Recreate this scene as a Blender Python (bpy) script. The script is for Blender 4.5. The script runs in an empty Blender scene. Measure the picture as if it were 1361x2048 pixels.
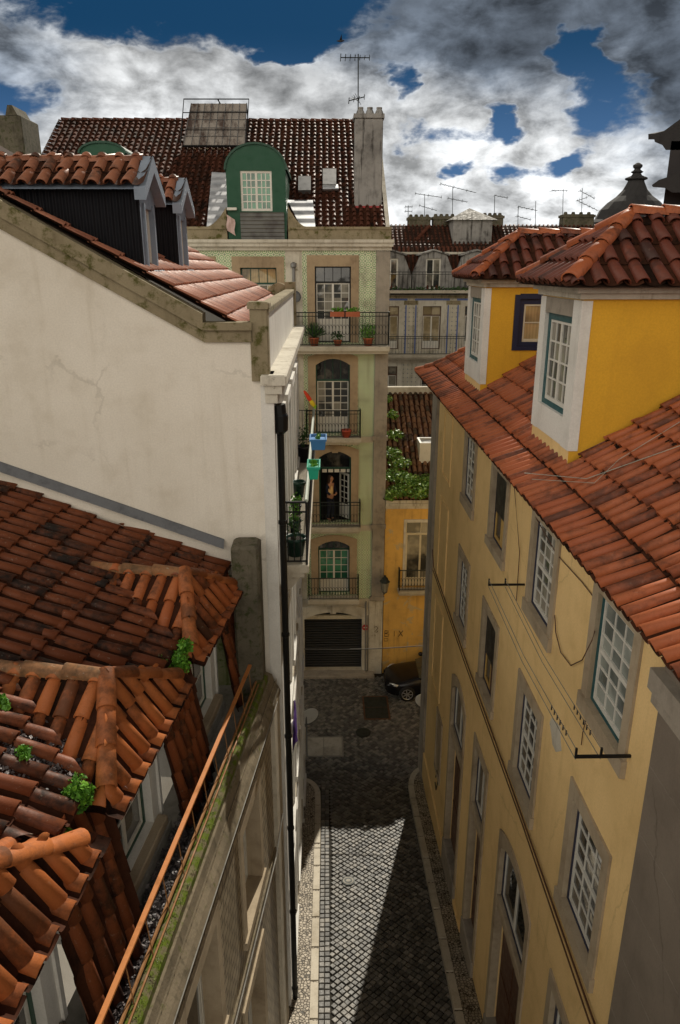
import bpy, bmesh, math, random
from mathutils import Vector, Matrix
R = math.radians
rnd = random.Random(7)
sc = bpy.context.scene
col = sc.collection
V = Vector
# ------------------------------------------------------------------ survey camera (metres; Y runs along the street, Z=0 is the crossing road)
CAMH = 15.58
F, H0, XV = 1460., 535., 652.
PIT = math.atan((1024-H0)/F)
YAW = math.atan((680.5-XV)/F/(math.cos(PIT)+(1024-H0)/F*math.sin(PIT)))
def ray(px, py):
    xc = (px-680.5)/F; yc = -(py-1024)/F
    x, y, z = xc, math.cos(PIT)+yc*math.sin(PIT), -math.sin(PIT)+yc*math.cos(PIT)
    c, s = math.cos(YAW), math.sin(YAW)
    return V((x*c+y*s, y*c-x*s, z))
def atY(px, py, Y):
    r = ray(px, py); return V((0, 0, CAMH))+r*(Y/r.y)
def atX(px, py, X):
    r = ray(px, py); return V((0, 0, CAMH))+r*(X/r.x)
def atZ(px, py, Z):
    r = ray(px, py); return V((0, 0, CAMH))+r*((Z-CAMH)/r.z)

# ------------------------------------------------------------------ node helpers
class NT:
    def __init__(s, tree):
        s.t = tree; tree.nodes.clear()
    def set(s, n, key, v):
        if isinstance(v, bpy.types.NodeSocket): s.t.links.new(v, n.inputs[key])
        elif v is not None:
            i = n.inputs[key]
            if i.type == 'RGBA' and len(v) == 3: v = (*v, 1)
            i.default_value = v
    def n(s, typ, out=0, ins={}, **attrs):
        n = s.t.nodes.new(typ)
        for k, v in attrs.items(): setattr(n, k, v)
        for k, v in ins.items(): s.set(n, k, v)
        return n.outputs[out] if out is not None else n
    def m(s, op, a, b=None, c=None, clamp=False):
        ins = {0: a}
        if b is not None: ins[1] = b
        if c is not None: ins[2] = c
        return s.n('ShaderNodeMath', ins=ins, operation=op, use_clamp=clamp)
    def vm(s, op, a, b=None, out=0):
        ins = {0: a}
        if b is not None: ins[1] = b
        return s.n('ShaderNodeVectorMath', out=out, ins=ins, operation=op)
    def mix(s, f, a, b, blend='MIX'):
        n = s.t.nodes.new('ShaderNodeMix'); n.data_type = 'RGBA'; n.blend_type = blend
        s.set(n, 0, f); s.set(n, 6, a); s.set(n, 7, b); return n.outputs[2]
    def noise(s, vec, scale, detail=4, rough=.55, dist=0, out=0):
        return s.n('ShaderNodeTexNoise', out=out, ins={'Vector': vec, 'Scale': scale, 'Detail': detail, 'Roughness': rough, 'Distortion': dist})
    def vor(s, vec, scale, feature='F1', out=0, rand=1):
        return s.n('ShaderNodeTexVoronoi', out=out, ins={'Vector': vec, 'Scale': scale, 'Randomness': rand}, feature=feature)
    def ss(s, v, a, b, lo=0, hi=1):
        return s.n('ShaderNodeMapRange', ins={'Value': v, 1: a, 2: b, 3: lo, 4: hi}, interpolation_type='SMOOTHSTEP')
    def lin(s, v, a, b, lo=0, hi=1):
        return s.n('ShaderNodeMapRange', ins={'Value': v, 1: a, 2: b, 3: lo, 4: hi})
    def obj(s): return s.n('ShaderNodeTexCoord', out=3)
    def scalev(s, v, sx, sy, sz):
        return s.vm('MULTIPLY', v, (sx, sy, sz))
    def bump(s, h, strength=.4, dist=.01):
        return s.n('ShaderNodeBump', ins={'Strength': strength, 'Distance': dist, 'Height': h})
    def xyz(s, v):
        n = s.n('ShaderNodeSeparateXYZ', out=None, ins={0: v}); return n.outputs
    def rand(s): return s.n('ShaderNodeNewGeometry', out='Random Per Island')
    def bsdf(s, color, rough=.8, normal=None, metal=0, spec=.3, **kw):
        ins = {'Base Color': color, 'Roughness': rough, 'Metallic': metal, 'Specular IOR Level': spec}
        if normal is not None: ins['Normal'] = normal
        ins.update(kw)
        b = s.n('ShaderNodeBsdfPrincipled', ins=ins)
        s.n('ShaderNodeOutputMaterial', out=None, ins={0: b})
MATS = {}
def newmat(name):
    m = bpy.data.materials.new(name); m.use_nodes = True; MATS[name] = m
    return NT(m.node_tree)
def hsv(c, k): return tuple(min(1, x*k) for x in c)

def plaster(name, base, dark, stain=.5, scale=1.0, crack=0., rough=.9, moss=None, bump=.35, fine=40, streak=.4, patch=None):
    t = newmat(name); p = t.obj()
    big = t.noise(p, .45*scale, 5, .6); mid = t.noise(p, 2.3*scale, 6, .65); fin = t.noise(p, fine, 3, .6)
    stv = t.noise(t.scalev(p, 5*scale, 5*scale, .35*scale), 1, 4, .6)
    f = t.m('ADD', t.m('MULTIPLY', t.ss(big, .42, .72), .6), t.m('MULTIPLY', t.ss(mid, .45, .75), .5))
    f = t.m('ADD', f, t.m('MULTIPLY', t.ss(stv, .52, .8), streak))
    f = t.m('MULTIPLY', f, stain, clamp=True)
    c = t.mix(f, base, dark)
    c = t.mix(t.lin(fin, .35, .65, 0, .25), c, hsv(base, .6))
    if patch:
        pf = t.ss(t.noise(p, 1.1*scale, 7, .7, .6), .56, .6)
        c = t.mix(t.m('MULTIPLY', pf, .85), c, patch)
    h = t.m('ADD', t.m('MULTIPLY', fin, .4), mid)
    if crack:
        w = t.vm('ADD', p, t.vm('MULTIPLY', t.noise(p, 2, 4, .6, out=1), (.35, .35, .35)))
        ed = t.vor(t.scalev(w, 1, 1, .8), .33, 'DISTANCE_TO_EDGE')
        ck = t.m('MULTIPLY', t.m('SUBTRACT', 1, t.ss(ed, .0, .006)), t.ss(t.noise(p, .5, 2), .45, .6))
        c = t.mix(t.m('MULTIPLY', ck, crack), c, hsv(dark, .45))
    if moss:
        mf = t.ss(t.noise(p, 3.2*scale, 6, .7), moss[1], moss[1]+.16)
        c = t.mix(mf, c, moss[0])
    t.bsdf(c, rough, t.bump(h, bump, .012), spec=.2)
    return MATS[name]
def paint(name, base, rough=.5, wear=.25, spec=.35, metal=0, bump=.15):
    t = newmat(name); p = t.obj()
    n1 = t.noise(p, 6, 5, .65); n2 = t.noise(p, 45, 3)
    c = t.mix(t.m('MULTIPLY', t.ss(n1, .5, .75), wear), base, hsv(base, .45))
    c = t.mix(t.m('MULTIPLY', t.ss(n2, .5, .8), wear*.7), c, hsv(base, 1.5))
    t.bsdf(c, t.lin(n1, .3, .7, rough*.8, min(1, rough*1.3)), t.bump(n2, bump, .004), metal=metal, spec=spec)
    return MATS[name]
def terracotta(name, c1, c2, c3, dirt, dirtamt=.6, rough=.6, spec=.3, lichen=.2, scale=1.):
    t = newmat(name); p = t.obj(); r = t.rand()
    rp = t.n('ShaderNodeValToRGB', out=None, ins={0: r}); e = rp.color_ramp.elements
    e[0].color = (*c1, 1); e[1].color = (*c3, 1); k = e.new(.5); k.color = (*c2, 1)
    n1 = t.noise(p, 1.3*scale, 5, .65); n2 = t.noise(p, 9*scale, 6, .7); n3 = t.noise(p, 60, 3)
    off = t.m('MULTIPLY', t.m('SUBTRACT', r, .5), .18)
    f = t.m('ADD', t.m('ADD', t.m('MULTIPLY', n1, .55), t.m('MULTIPLY', n2, .45)), off)
    f = t.m('MULTIPLY', t.ss(f, .46, .66), dirtamt, clamp=True)
    c = t.mix(t.lin(n3, .3, .7, 0, .3), rp.outputs[0], hsv(c2, .6))
    c = t.mix(f, c, dirt)
    lf = t.m('MULTIPLY', t.ss(t.noise(p, 16*scale, 4, .7), .62, .7), lichen)
    c = t.mix(lf, c, (.42, .38, .3))
    t.bsdf(c, t.lin(n2, .3, .7, rough*.75, min(1, rough*1.25)), t.bump(t.m('ADD', n3, n2), .3, .006), spec=spec)
    return MATS[name]

# plasters and stones
plaster('gable_plaster', (.80, .745, .65), (.50, .43, .32), .6, .8, crack=.25, streak=.6)
plaster('street_white_plaster', (.74, .72, .67), (.4, .37, .32), .5, 1.2, streak=.6)
plaster('coping_stone', (.30, .25, .16), (.13, .10, .055), .9, 1.6, moss=((.085, .08, .022), .5), bump=.6)
plaster('pale_stone', (.52, .47, .38), (.24, .2, .14), .8, 2., bump=.5, moss=((.10, .085, .05), .62))
plaster('window_stone', (.43, .35, .245), (.22, .165, .105), .9, 2.2, bump=.5, fine=70)
plaster('grey_stone', (.34, .30, .245), (.14, .12, .1), .9, 2., bump=.6, fine=70)
plaster('brown_stone', (.40, .30, .19), (.19, .135, .085), .9, 2., bump=.6, fine=60)
plaster('cream_plaster', (.84, .60, .28), (.55, .37, .145), .7, .9, streak=.6, crack=.25)
plaster('dormer_yellow', (.72, .39, .035), (.50, .26, .03), .6, .8, streak=.7, bump=.2)
plaster('ochre_plaster', (.70, .42, .11), (.36, .22, .07), .9, 1.1, patch=(.46, .36, .2), streak=.9)
plaster('old_white', (.60, .56, .47), (.26, .22, .16), .9, 1.4, streak=.9, moss=((.10, .08, .04), .6))
plaster('chimney_plaster', (.31, .30, .285), (.05, .045, .042), 1., 1.3, streak=1.6)
plaster('dark_concrete', (.135, .118, .085), (.03, .026, .018), 1., 2.5, moss=((.05, .055, .022), .5), bump=.9)
plaster('algae_wall', (.30, .30, .17), (.10, .13, .04), 1., 1.6, streak=1., moss=((.08, .13, .03), .5))
plaster('worn_cornice', (.21, .17, .115), (.085, .07, .045), 1., 2.2, moss=((.07, .08, .015), .55), bump=.8, streak=1.)
plaster('mossy_ledge', (.17, .14, .08), (.06, .055, .028), .9, 2.5, moss=((.085, .12, .008), .42), bump=1., fine=60)
plaster('marble', (.21, .175, .14), (.11, .09, .07), .8, .8, crack=.5, rough=.6)
plaster('gutter_concrete', (.34, .32, .28), (.12, .11, .09), .9, 2.)
plaster('far_cream', (.52, .44, .30), (.30, .22, .12), .9, 1., streak=.9)
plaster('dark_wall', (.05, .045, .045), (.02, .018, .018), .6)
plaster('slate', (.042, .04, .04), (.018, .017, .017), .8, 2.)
paint('white_paint', (.62, .60, .54), .45, .3)
paint('cream_paint', (.55, .49, .36), .5, .5)
paint('green_paint', (.010, .055, .032), .4, .4)
paint('dormer_green', (.004, .062, .028), .45, .35)
paint('teal_paint', (.012, .075, .085), .4, .35)
paint('navy_paint', (.012, .018, .05), .4, .4)
paint('black_metal', (.012, .012, .012), .4, .3, metal=.3)
paint('dark_iron', (.022, .026, .022), .5, .5, metal=.2)
paint('grey_metal', (.22, .22, .22), .4, .4, metal=.6)
paint('pale_rail', (.36, .40, .34), .5, .5)
paint('zinc', (.15, .155, .165), .7, .5, metal=.3)
paint('dormer_grey', (.21, .25, .31), .5, .35)
paint('rust_orange', (.50, .18, .045), .6, .5)
paint('rusty_pipe', (.26, .12, .04), .7, .7)
paint('brown_wood', (.09, .04, .02), .5, .5)
paint('pine_wood', (.5, .32, .10), .5, .4)
paint('red_paint', (.35, .02, .02), .4, .3)
paint('blue_plastic', (.06, .22, .50), .35, .2)
paint('green_plastic', (.02, .34, .22), .35, .2)
paint('dark_green_plastic', (.008, .04, .028), .3, .25)
paint('black_plastic', (.015, .014, .016), .35, .2)
paint('clay', (.36, .10, .045), .7, .35)
paint('clay_red', (.40, .07, .04), .6, .35)
paint('soil', (.03, .02, .012), .9, .3)
paint('purple_cloth', (.12, .05, .32), .9, .3)
paint('cloth_pink', (.5, .36, .33), .9, .3)
paint('yellow_cloth', (.75, .55, .03), .8, .2)
paint('red_cloth', (.7, .06, .02), .8, .2)
paint('lime_cloth', (.25, .5, .03), .8, .2)
paint('cream_cloth', (.75, .52, .24), .85, .2)
paint('denim', (.012, .016, .035), .85, .3)
paint('skin', (.45, .23, .14), .6, .1)
paint('hair', (.03, .015, .01), .6, .2)
paint('graffiti', (.06, .04, .02), .8, .3)
paint('blue_tile_band', (.08, .13, .34), .4, .3)
paint('dust_grey', (.18, .17, .15), .7, .6)
paint('sign_white', (.62, .63, .6), .4, .25)
# terracottas
terracotta('tile_orange', (.37, .10, .03), (.43, .13, .038), (.28, .072, .025), (.04, .02, .011), .9, lichen=.25)
terracotta('tile_orange_shaded', (.17, .046, .016), (.22, .062, .021), (.10, .030, .012), (.018, .011, .008), 1., lichen=.3)  # grimy orange tiles, darkened further: grazing shade painted into the colour
terracotta('tile_orange_clean', (.41, .12, .033), (.47, .15, .043), (.33, .088, .028), (.06, .028, .013), .75, lichen=.12)
terracotta('tile_red', (.34, .085, .03), (.40, .11, .038), (.25, .064, .026), (.05, .02, .012), .75, rough=.5, lichen=.1)
terracotta('tile_red_shaded', (.125, .034, .021), (.16, .044, .025), (.09, .027, .019), (.025, .015, .012), .7, rough=.5, lichen=.08)  # darker copy of tile_red with the dormer roofs' shaded side in its colour
terracotta('tile_pink', (.46, .18, .105), (.52, .22, .135), (.38, .14, .085), (.17, .08, .05), .5, lichen=.2)
terracotta('tile_weathered', (.30, .115, .06), (.36, .145, .08), (.22, .08, .045), (.05, .03, .02), .9, rough=.45, lichen=.3)
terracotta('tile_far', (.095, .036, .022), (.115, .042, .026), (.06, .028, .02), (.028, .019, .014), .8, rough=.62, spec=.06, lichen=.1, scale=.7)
terracotta('tile_mossy', (.16, .09, .05), (.24, .12, .06), (.09, .06, .04), (.035, .032, .018), .9, lichen=.25)
terracotta('ridge_old', (.30, .13, .05), (.36, .16, .065), (.24, .12, .05), (.06, .04, .02), .8, lichen=.75)
terracotta('pan_tile_shaded', (.05, .02, .012), (.07, .026, .014), (.035, .016, .01), (.012, .008, .006), .9, lichen=.0, rough=.8, spec=.06)  # near-black pans put the shade between cover tiles into the colour
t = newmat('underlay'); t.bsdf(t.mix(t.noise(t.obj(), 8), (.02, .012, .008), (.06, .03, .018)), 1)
t = newmat('unlit_interior'); t.bsdf(t.mix(t.noise(t.obj(), 1.5), (.006, .005, .005), (.02, .017, .014)), .9)  # near-black sheet behind windows; the darkness of unlit rooms is painted in
# glass: dark, glossy, some with a pale curtain behind
def glass(name, dark, pale, f0, f1, rough=.04, sc_=1.2):
    t = newmat(name); p = t.obj(); r = t.rand()
    w = t.n('ShaderNodeTexWave', out=1, ins={'Vector': p, 'Scale': 5., 'Distortion': 2., 'Detail': 2.})
    f = t.ss(t.m('ADD', t.noise(p, sc_, 3), t.m('MULTIPLY', t.m('SUBTRACT', r, .5), .5)), f0, f1)
    c = t.mix(f, dark, t.mix(t.m('MULTIPLY', w, .4), pale, hsv(pale, .5)))
    b = t.bump(t.noise(p, 1.7, 2), .06, .05)
    t.bsdf(c, rough, b, spec=.9)
glass('glass_dark', (.008, .009, .009), (.12, .11, .09), .54, .74)
glass('glass_curtain', (.03, .032, .03), (.27, .25, .20), .42, .68)
glass('glass_frosted', (.08, .10, .095), (.30, .33, .30), .35, .65, rough=.15)
glass('glass_green', (.02, .10, .06), (.06, .25, .14), .4, .6)
glass('glass_amber', (.10, .07, .04), (.45, .33, .16), .4, .6)
# green patterned tiles
def ring_tiles(name, size, ax, base, line, accent, dirt=.4, grout=(.3, .28, .22)):
    t = newmat(name); p = t.obj(); o = t.xyz(p)
    a = t.m('MULTIPLY', o[ax], 1/size); z = t.m('MULTIPLY', o[2], 1/size)
    fa = t.m('SUBTRACT', t.m('FRACT', a), .5); fz = t.m('SUBTRACT', t.m('FRACT', z), .5)
    d = t.m('SQRT', t.m('ADD', t.m('MULTIPLY', fa, fa), t.m('MULTIPLY', fz, fz)))
    ring = t.m('SUBTRACT', 1, t.ss(t.m('ABSOLUTE', t.m('SUBTRACT', d, .36)), .05, .11))
    dot = t.m('SUBTRACT', 1, t.ss(d, .1, .17))
    dm = t.m('ADD', t.m('ABSOLUTE', fa), t.m('ABSOLUTE', fz))
    corner = t.ss(dm, .74, .82)
    edge = t.ss(t.m('MAXIMUM', t.m('ABSOLUTE', fa), t.m('ABSOLUTE', fz)), .47, .49)
    n1 = t.noise(p, 1.2, 5, .65); n2 = t.noise(p, 9, 4)
    c = t.mix(t.m('MAXIMUM', ring, dot), base, line)
    c = t.mix(corner, c, accent)
    c = t.mix(t.m('MULTIPLY', edge, .7), c, grout)
    cell = t.n('ShaderNodeTexWhiteNoise', out=0, ins={0: t.n('ShaderNodeCombineXYZ', ins={0: t.m('FLOOR', a), 1: t.m('FLOOR', z)})}, noise_dimensions='3D')
    c = t.mix(t.lin(cell, 0, 1, 0, .3), c, hsv(base, .55))
    stv = t.noise(t.scalev(p, 4, 4, .3), 1, 4)
    c = t.mix(t.m('MULTIPLY', t.m('ADD', t.ss(n1, .48, .72), t.m('MULTIPLY', t.ss(stv, .5, .75), .7)), dirt, clamp=True), c, (.16, .14, .09))
    t.bsdf(c, .3, t.bump(t.m('ADD', t.m('MULTIPLY', edge, -1), t.m('MULTIPLY', n2, .3)), .25, .004), spec=.45)
ring_tiles('green_tiles', .205, 0, (.74, .72, .52), (.20, .38, .16), (.13, .28, .12), .7)
ring_tiles('blue_tiles', .24, 0, (.58, .53, .42), (.50, .47, .38), (.22, .24, .27), .6)
# beige honeycomb-like facade tiles
t = newmat('honeycomb_tiles'); p = t.obj(); o = t.xyz(p)
b = t.n('ShaderNodeTexBrick', out=None, ins={'Vector': t.n('ShaderNodeCombineXYZ', ins={0: o[1], 1: o[2], 2: 0.}), 'Color1': (.40, .33, .23, 1), 'Color2': (.30, .245, .165, 1), 'Mortar': (.07, .055, .035, 1), 'Scale': 1., 'Mortar Size': .014, 'Mortar Smooth': .3, 'Brick Width': .19, 'Row Height': .15})
n1 = t.noise(p, 1.1, 5, .65); stv = t.noise(t.scalev(p, 5, 5, .4), 1, 4)
c = t.mix(t.m('MULTIPLY', t.m('ADD', t.ss(n1, .45, .75), t.ss(stv, .5, .75)), .4, clamp=True), b.outputs[0], (.17, .14, .085))
t.bsdf(c, .4, t.bump(b.outputs[1], -.5, .006), spec=.4)
# black corrugated dormer cheek
t = newmat('black_corrugated'); p = t.obj(); o = t.xyz(p)
w = t.m('SINE', t.m('MULTIPLY', o[0], 2*math.pi/.09))
t.bsdf(t.mix(t.noise(p, 3, 4), (.004, .004, .006), (.010, .010, .013)), .6, t.bump(w, .8, .02), spec=.15)
# corrugated light sheet on the far roof
def corrugated(name, c1, c2, ax, per, rough=.35, metal=.0):
    t = newmat(name); p = t.obj(); o = t.xyz(p)
    w = t.m('SINE', t.m('MULTIPLY', o[ax], 2*math.pi/per))
    t.bsdf(t.mix(t.ss(t.noise(p, 2.5, 5), .4, .7), c1, c2), rough, t.bump(w, .8, .03), metal=metal, spec=.6)
corrugated('white_sheet', (.75, .76, .78), (.5, .52, .55), 2, .28, .4, .5)
corrugated('grey_sheet', (.15, .15, .14), (.08, .075, .07), 2, .12, .6)
corrugated('roller_shutter', (.003, .003, .003), (.008, .008, .007), 2, .11, .5)
# solar collector
t = newmat('collector_glass'); p = t.obj(); o = t.xyz(p)
n1 = t.noise(t.scalev(p, 1, 1, .2), 2.2, 5, .7)
t.bsdf(t.mix(t.ss(n1, .42, .62), (.30, .265, .23), (.07, .045, .035)), .3, t.bump(n1, .2, .02), spec=.5)
# setts, mosaic pavement, kerb
t = newmat('sett_stone'); p = t.obj(); r = t.rand()
rp = t.n('ShaderNodeValToRGB', out=None, ins={0: r}); e = rp.color_ramp.elements
e[0].color = (.045, .043, .04, 1); e[1].color = (.24, .22, .19, 1); k = e.new(.5); k.color = (.115, .11, .098, 1)
n2 = t.noise(p, 28, 5, .7); n1 = t.noise(p, .8, 4)
c = t.mix(t.lin(n2, .3, .7, 0, .5), rp.outputs[0], (.07, .066, .06)); c = t.mix(t.m('MULTIPLY', t.ss(n1, .5, .75), .5), c, (.06, .055, .045))
t.bsdf(c, t.lin(n2, .3, .7, .38, .7), t.bump(n2, .5, .008), spec=.45)
t = newmat('sett_joint'); t.bsdf(t.mix(t.noise(t.obj(), 30), (.012, .011, .009), (.035, .03, .022)), 1)
t = newmat('mosaic_pavement'); p = t.obj()
ed = t.vor(p, 15., 'DISTANCE_TO_EDGE', rand=.75); cl = t.vor(p, 15., 'F1', out=1, rand=.75)
v = t.xyz(cl)[0]
c = t.mix(v, (.46, .40, .31), (.25, .21, .16)); n1 = t.noise(p, 1.4, 4)
c = t.mix(t.m('MULTIPLY', t.ss(n1, .45, .7), .5), c, (.2, .165, .11))
c = t.mix(t.ss(ed, .05, .13), (.045, .035, .022), c)
t.bsdf(c, .6, t.bump(t.ss(ed, .02, .16), .7, .015), spec=.4)
t = newmat('ground_dark'); t.bsdf(t.mix(t.noise(t.obj(), 2.), (.05, .047, .042), (.10, .09, .08)), .9)
# leaves
def leafmat(name, c1, c2, c3):
    t = newmat(name); r = t.rand()
    rp = t.n('ShaderNodeValToRGB', out=None, ins={0: r}); e = rp.color_ramp.elements
    e[0].color = (*c1, 1); e[1].color = (*c3, 1); k = e.new(.5); k.color = (*c2, 1)
    t.bsdf(rp.outputs[0], .5, spec=.35, **{'Subsurface Weight': 0.})
leafmat('weed_leaf', (.045, .14, .012), (.09, .25, .02), (.16, .36, .03))
leafmat('dark_leaf', (.02, .06, .015), (.035, .09, .02), (.06, .13, .03))
leafmat('creeper_leaf', (.06, .14, .014), (.13, .26, .03), (.30, .40, .10))
leafmat('litter', (.05, .045, .05), (.10, .085, .085), (.20, .17, .165))
leafmat('moss', (.05, .08, .01), (.10, .13, .015), (.15, .17, .03))
# car paint
t = newmat('car_paint'); t.bsdf(t.mix(t.noise(t.obj(), 60), (.004, .004, .005), (.009, .008, .009)), .22, spec=.35)
t = newmat('car_glass'); t.bsdf(t.mix(t.noise(t.obj(), 2), (.03, .035, .025), (.05, .055, .04)), .03, spec=.8)
t = newmat('tyre'); t.bsdf(t.mix(t.noise(t.obj(), 20), (.008, .008, .008), (.02, .02, .02)), .85)
t = newmat('alloy'); t.bsdf(t.mix(t.noise(t.obj(), 20), (.4, .4, .4), (.6, .6, .6)), .3, metal=.8)
t = newmat('lamp_glass'); t.bsdf(t.mix(t.noise(t.obj(), 12), (.75, .78, .8), (.35, .38, .4)), .08, spec=.9)
t = newmat('lantern_glass'); t.bsdf(t.mix(t.noise(t.obj(), 6), (.30, .28, .22), (.15, .14, .11)), .2, spec=.6)

# ------------------------------------------------------------------ mesh builder
class MB:
    def __init__(s): s.v = []; s.f = []; s.M = Matrix(); s.pan = []
    def pt(s, p): return s.M @ V(p)
    def add(s, verts, faces):
        b = len(s.v); s.v += [s.pt(p) for p in verts]; s.f += [tuple(i+b for i in f) for f in faces]; return s
    def quad(s, a, b, c, d): return s.add([a, b, c, d], [(0, 1, 2, 3)])
    def poly(s, pts): return s.add(pts, [tuple(range(len(pts)))])
    def box(s, x0, x1, y0, y1, z0, z1):
        return s.add([(x0, y0, z0), (x1, y0, z0), (x1, y1, z0), (x0, y1, z0), (x0, y0, z1), (x1, y0, z1), (x1, y1, z1), (x0, y1, z1)],
                     [(0, 3, 2, 1), (4, 5, 6, 7), (0, 1, 5, 4), (1, 2, 6, 5), (2, 3, 7, 6), (3, 0, 4, 7)])
    def bbox(s, x0, x1, y0, y1, z0, z1, b=.01):      # box with chamfered vertical and top edges
        prof = lambda e, z: [(x0+e+b, y0+e, z), (x1-e-b, y0+e, z), (x1-e, y0+e+b, z), (x1-e, y1-e-b, z), (x1-e-b, y1-e, z), (x0+e+b, y1-e, z), (x0+e, y1-e-b, z), (x0+e, y0+e+b, z)]
        vs = prof(0, z0)+prof(0, z1-b)+prof(b, z1); fs = [tuple(range(7, -1, -1)), tuple(range(16, 24))]
        for k in (0, 8):
            for i in range(8): j = (i+1) % 8; fs.append((k+i, k+j, k+8+j, k+8+i))
        return s.add(vs, fs)
    def prism(s, pts, d):                           # polygon extruded by vector d
        n = len(pts); d = V(d); q = [V(p)+d for p in pts]
        return s.add([V(p) for p in pts]+q, [tuple(range(n-1, -1, -1)), tuple(range(n, 2*n))]+[(i, (i+1) % n, n+(i+1) % n, n+i) for i in range(n)])
    def tube(s, pts, r, seg=6, closed=False):
        pts = [V(p) for p in pts]; n = len(pts); rings = []
        rr = r if isinstance(r, (list, tuple)) else [r]*n
        for i, p in enumerate(pts):
            if closed: d = pts[(i+1) % n]-pts[i-1]
            else: d = pts[min(i+1, n-1)]-pts[max(i-1, 0)]
            if d.length < 1e-9: d = V((0, 0, 1))
            d.normalize(); a = d.orthogonal().normalized() if abs(d.z) > .9 else d.cross(V((0, 0, 1))).normalized(); b = d.cross(a)
            rings.append([p+(a*math.cos(k*2*math.pi/seg)+b*math.sin(k*2*math.pi/seg))*rr[i] for k in range(seg)])
        vs = [q for g in rings for q in g]; fs = []
        for i in range(n if closed else n-1):
            j = (i+1) % n
            for k in range(seg): l = (k+1) % seg; fs.append((i*seg+k, i*seg+l, j*seg+l, j*seg+k))
        if not closed: fs += [tuple(range(seg-1, -1, -1)), tuple((n-1)*seg+k for k in range(seg))]
        return s.add(vs, fs)
    def lathe(s, c, prof, seg=16, axis=None):        # prof = [(r, h)...] about the axis through c
        c = V(c); ax = V(axis).normalized() if axis else V((0, 0, 1)); a = ax.orthogonal().normalized(); b = ax.cross(a)
        vs = []; fs = []
        for r, h in prof: vs += [c+ax*h+(a*math.cos(k*2*math.pi/seg)+b*math.sin(k*2*math.pi/seg))*max(r, 1e-4) for k in range(seg)]
        for i in range(len(prof)-1):
            for k in range(seg): l = (k+1) % seg; fs.append((i*seg+k, i*seg+l, (i+1)*seg+l, (i+1)*seg+k))
        fs += [tuple(range(seg-1, -1, -1)), tuple((len(prof)-1)*seg+k for k in range(seg))]
        return s.add(vs, fs)
    def wall(s, a0, a1, z0, z1, holes, depth=.18, back=False):  # frame coords (a, n, z), holes = (a0, a1, z0, z1)
        A = sorted({a0, a1, *[h[0] for h in holes], *[h[1] for h in holes]}); Z = sorted({z0, z1, *[h[2] for h in holes], *[h[3] for h in holes]})
        A = [a for a in A if a0 <= a <= a1]; Z = [z for z in Z if z0 <= z <= z1]
        for i in range(len(A)-1):
            for j in range(len(Z)-1):
                ca, cz = (A[i]+A[i+1])/2, (Z[j]+Z[j+1])/2
                if any(h[0] < ca < h[1] and h[2] < cz < h[3] for h in holes): continue
                s.quad((A[i], 0, Z[j]), (A[i+1], 0, Z[j]), (A[i+1], 0, Z[j+1]), (A[i], 0, Z[j+1]))
        for h in holes:
            p, q, u, w = h[:4]; d = -depth
            s.quad((p, 0, u), (p, d, u), (p, d, w), (p, 0, w)); s.quad((q, 0, u), (q, 0, w), (q, d, w), (q, d, u))
            s.quad((p, 0, w), (p, d, w), (q, d, w), (q, 0, w)); s.quad((p, 0, u), (q, 0, u), (q, d, u), (p, d, u))
        return s
    def build(s, name, mat, parent=None, smooth=False):
        me = bpy.data.meshes.new(name)
        inv = Matrix()
        if parent is not None:
            r = parent
            while r.parent is not None: r = r.parent
            inv = ROOTS.get(r.name, Matrix()).inverted()
        me.from_pydata([tuple(inv @ p) for p in s.v], [], s.f)
        me.materials.append(MATS[mat]); me.update()
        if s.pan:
            me.materials.append(MATS['pan_tile_shaded'])
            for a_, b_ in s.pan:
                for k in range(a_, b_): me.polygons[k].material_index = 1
        if smooth: me.shade_smooth()
        o = bpy.data.objects.new(name, me); col.objects.link(o)
        if parent is not None: o.parent = parent
        return o
ROOTS = {}
def tag(o, label=None, cat=None, group=None, kind=None):
    for k, v in (('label', label), ('category', cat), ('group', group), ('kind', kind)):
        if v: o[k] = v
    return o
def thing(name, label, cat, loc=(0, 0, 0), rz=0, group=None):
    o = bpy.data.objects.new(name, None); o.empty_display_size = .2; col.objects.link(o)
    o.location = loc; o.rotation_euler = (0, 0, rz)
    ROOTS[o.name] = Matrix.Translation(loc) @ Matrix.Rotation(rz, 4, 'Z')
    return tag(o, label, cat, group)
def frame(O, A, N):
    A = V(A).normalized(); N = V(N).normalized(); O = V(O); Z = V((0, 0, 1))
    return Matrix(((A.x, N.x, Z.x, O.x), (A.y, N.y, Z.y, O.y), (A.z, N.z, Z.z, O.z), (0, 0, 0, 1)))
def mb(fr=None):
    m = MB()
    if fr is not None: m.M = fr
    return m

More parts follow.
